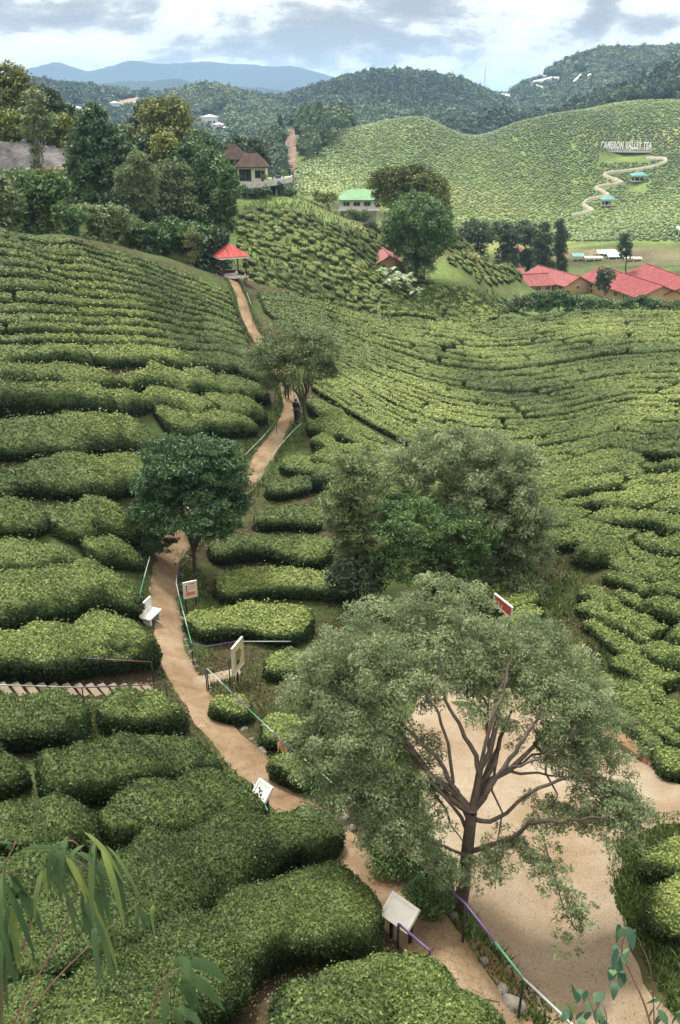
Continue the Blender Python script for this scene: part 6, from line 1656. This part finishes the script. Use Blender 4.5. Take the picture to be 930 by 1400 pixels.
person('person dressed all in black pausing at the rail under the thin tree', 405, 579, math.pi - .5, 'black_cloth', 'black_cloth', .05, .7)
person('person in dark trousers and a grey top walking up the path', 392.5, 546, math.pi + .1, 'grey_cloth', 'black_cloth', .14)
person('person in a blue top half hidden by the leaning thin tree', 369, 492, math.pi + .5, 'blue_cloth', 'navy_cloth', .1)
person('person in pale pink top on the path under the dark round tree', 257, 731, .3, 'pink_cloth', 'black_cloth', .12, 0, 1.0, 'pink_cloth')

# ================================================================ foreground saplings
def blade(a, d, L, w, droop, g, n=8, fold=.18):
    """long drooping leaf"""
    d = np.asarray(d, float); d /= np.linalg.norm(d); side = np.cross(d, (0, 0, 1)); side /= np.linalg.norm(side) + 1e-9
    ro = g.uniform(-1.2, 1.2)
    s = np.linspace(0, 1, n)
    mid = a + d * (s * L * (1 - .35 * droop * s))[:, None] + np.array([0, 0, -1.0]) * (droop * L * s ** 1.7)[:, None]
    tg = np.gradient(mid, axis=0); tg /= np.linalg.norm(tg, axis=1)[:, None]
    sd = side * math.cos(ro) + np.cross(side, d) * math.sin(ro); sd = sd - tg * (tg @ sd)[:, None]; sd /= np.linalg.norm(sd, axis=1)[:, None] + 1e-9
    nr = np.cross(tg, sd)
    ww = (w * np.sin(np.pi * np.clip(s, 0, 1) ** .75) ** .8)[:, None] * .5 + 1e-4
    V = np.stack([mid - sd * ww + nr * ww * fold, mid, mid + sd * ww + nr * ww * fold], 1).reshape(-1, 3)
    idx = np.arange(n * 3).reshape(n, 3)
    return V, np.stack([idx[:-1, :-1], idx[1:, :-1], idx[1:, 1:], idx[:-1, 1:]], -1).reshape(-1, 4)
def sapling(name, label, root_uv, stems, leaves, leafm, stemm, seed, fold=.18):
    """stems: lists of (u, v, range); leaves: (u, v, range, du, dv, length, width, droop)"""
    g = np.random.default_rng(seed); base = gpos(*root_uv); root = empty(name, base, label, 'sapling')
    m = MB()
    for st, r0, r1 in stems:
        p = np.array([W(*q) for q in st])
        if st[0][1] > 1380 and r0 > .004: p = np.vstack([base - (0, 0, .1), (base + p[0]) / 2 + g.normal(size=3) * .03, p])
        q = resample(p, 24); m.tube(list(q - base), list(np.linspace(r0, r1, 24)), 6)
    m.build('stem', M[stemm], root, True)
    V, Fq, ti, nb = [], [], [], 0
    for (u, v, r, du, dv, L, w, dr) in leaves:
        a = W(u, v, r); d = W(u + du, v + dv, r + g.normal() * .06) - a
        v_, f_ = blade(a, d, L * g.uniform(.85, 1.12), w, dr, g, 9, fold); V.append(v_ - base); Fq.append(f_ + nb); nb += len(v_); ti.append(np.full(len(v_), np.clip(.42 + g.normal() * .2 + (.4 if g.uniform() < .05 else 0), 0, 1)))
    mesh_np('foliage', np.vstack(V), np.vstack(Fq), M[leafm], root, attrs={'tint': np.concatenate(ti)}, smooth=True)
M['sap_leaf'] = leafmat('sapling_leaves', (.040, .075, .030), (.065, .112, .044), (.17, .21, .055), .65, .3, 6, .3, .12)
M['gum_leaf'] = leafmat('blue_green_leaves', (.05, .10, .06), (.09, .17, .10), (.20, .27, .09), .65, .3, 6, .25, .12)
M['red_stem'] = solid('red_brown_twig', (.15, .075, .05), .6, .3, 20)
gL = np.random.default_rng(301); lv = []
for (u, v, n, du, dv, L, dr) in [(8,1195,7,20,10,.20,.9),(28,1160,5,25,-15,.12,.3),(58,1165,6,25,10,.16,1.0),(78,1170,6,20,6,.17,1.0),(100,1150,6,25,5,.17,1.0),(118,1148,6,25,8,.17,1.0),(140,1160,6,14,14,.17,1.0),(112,1222,6,8,14,.17,1.0),(128,1215,5,14,10,.16,1.0),(10,1240,5,15,20,.22,.9),(135,1255,4,12,16,.17,1.0),(188,1236,7,16,6,.13,1.1),(8,1330,4,10,-20,.08,.2),(6,1275,4,14,20,.2,.9)]:
    for k in range(n):
        lv.append((u + gL.normal() * 8, v + gL.normal() * 6, 1.75 + gL.normal() * .05, du * gL.uniform(.3, 1.2) * gL.choice([1, 1, -.5]), dv + gL.normal() * 8, L, L * .095, dr * gL.uniform(.8, 1.2)))
sapling('drooping_sapling', 'long-leaved drooping sapling with red-brown twigs in the near corner', (-40, 1.55),
        [([(2,1420,1.7),(4,1300,1.72),(4,1200,1.75),(22,1150,1.76)], .0036, .002), ([(18,1400,1.7),(55,1330,1.72),(90,1262,1.74),(118,1180,1.76),(128,1140,1.77)], .003, .0015),
         ([(28,1400,1.7),(80,1335,1.72),(135,1282,1.75),(190,1234,1.78)], .0026, .0012), ([(30,1300,1.72),(60,1200,1.75),(78,1160,1.76)], .003, .0015), ([(118,1180,1.76),(100,1150,1.77),(60,1160,1.77)], .0025, .0012)], lv, 'sap_leaf', 'red_stem', 11)
lv = []
for (u, v, n, du, dv, L, w, dr) in [(250,1322,3,26,-6,.16,.030,.9),(232,1345,3,-10,10,.12,.022,.9),(248,1345,3,16,12,.16,.026,.7),(235,1380,3,14,6,.12,.022,.6),(228,1400,3,-10,4,.12,.02,.5)]:
    for k in range(n): lv.append((u + gL.normal() * 5, v + gL.normal() * 5, 1.6 + gL.normal() * .03, du + gL.normal() * 8, dv + gL.normal() * 6, L, w, dr * gL.uniform(.8, 1.2)))
sapling('leafy_sapling', 'small sapling with a few curved leaves at the photo bottom', (225, 1.5), [([(205,1420,1.58),(212,1370,1.6),(228,1335,1.6),(252,1320,1.6)], .0035, .0015), ([(212,1370,1.6),(240,1345,1.6)], .002, .001)], lv, 'sap_leaf', 'red_stem', 12)
lv = []
for (u, v, n, s) in [(858,1272,5,1),(852,1300,6,1),(846,1318,6,1.1),(838,1340,3,.9),(802,1355,4,.9),(820,1362,4,.9),(785,1350,3,.8),(775,1378,4,1),(800,1385,5,1),(818,1388,5,1),(892,1375,4,.9),(905,1385,3,.8),(928,1385,2,.8)]:
    for k in range(n): lv.append((u + gL.normal() * 6, v + gL.normal() * 6, 2.0 + gL.normal() * .05, gL.normal() * 18, gL.normal() * 10 + 6, .058 * s, .027 * s, gL.uniform(.3, 1.1)))
sapling('gum_sapling', 'round-leaved gum sapling with thin red twigs over the sandy road', (860, 1.5),
        [([(895,1420,1.95),(880,1370,1.98),(862,1330,2.0),(850,1300,2.0),(858,1268,2.02)], .004, .0015), ([(895,1420,1.95),(893,1360,2.0),(888,1320,2.02),(872,1282,2.04)], .0025, .001), ([(893,1360,2.0),(905,1325,2.02),(908,1312,2.02)], .0015, .0008), ([(898,1380,2.0),(925,1330,2.02)], .0015, .0008),
         ([(820,1420,1.98),(812,1385,2.0),(800,1352,2.0)], .002, .001), ([(790,1420,1.98),(782,1385,2.0),(775,1372,2.0)], .002, .001), ([(812,1385,2.0),(826,1360,2.0)], .0015, .0008)], lv, 'gum_leaf', 'red_stem', 13, .08)

# ================================================================ litter
def litter():
    g = np.random.default_rng(400)
    i = g.integers(0, 300, 2600); t = np.gradient(PATHR[:, :2], axis=0); t /= np.linalg.norm(t, axis=1)[:, None]
    off = g.uniform(-1, 1, 2600); off = np.sign(off) * np.abs(off) ** .45 * (wid[i] + .08)
    XY = [PATHR[i, :2] + np.c_[-t[i, 1], t[i, 0]] * off[:, None] + g.normal(size=(2600, 2)) * .04]
    q = fill_px([(640,1270),(600,1100),(590,1000),(700,985),(830,1010),(860,1130),(855,1230),(925,1400),(790,1410)], 2200, 0, 0, g); XY.append(P(q[:, 0], q[:, 1], rmin=7, rmax=40, steps=90)[:, :2])
    for pl, n_ in (([(0,930),(260,930),(480,1180),(690,1400),(0,1400)], 9000), ([(240,640),(500,640),(500,900),(300,1000),(240,760)], 4000), ([(690,800),(800,780),(920,1010),(720,980)], 2500)):
        q = fill_px(pl, n_, 0, 0, g); XY.append(P(q[:, 0], q[:, 1], rmin=6, rmax=70, steps=90)[:, :2])
    XY = np.vstack(XY); d = np.hypot(XY[:, 0], XY[:, 1]); z = H(XY[:, 0], XY[:, 1]) + .088
    LV, LF = leaf_quads(np.c_[XY, z], np.tile((0, 0, 1.0), (len(XY), 1)), np.clip(.0022 * d, .03, .09), .6, g, .25)
    o = mesh_np('leaf_litter', LV, LF, M['litter'], attrs={'tint': np.repeat(g.uniform(0, 1, len(XY)), 4)})
    tag(o, 'dry leaf litter scattered over the paths and the clearing', 'litter', kind='stuff')
M['litter'] = leafmat('dry_leaves', (.06, .045, .025), (.16, .11, .06), (.26, .20, .12), .8, 0, 3, .1)
litter()
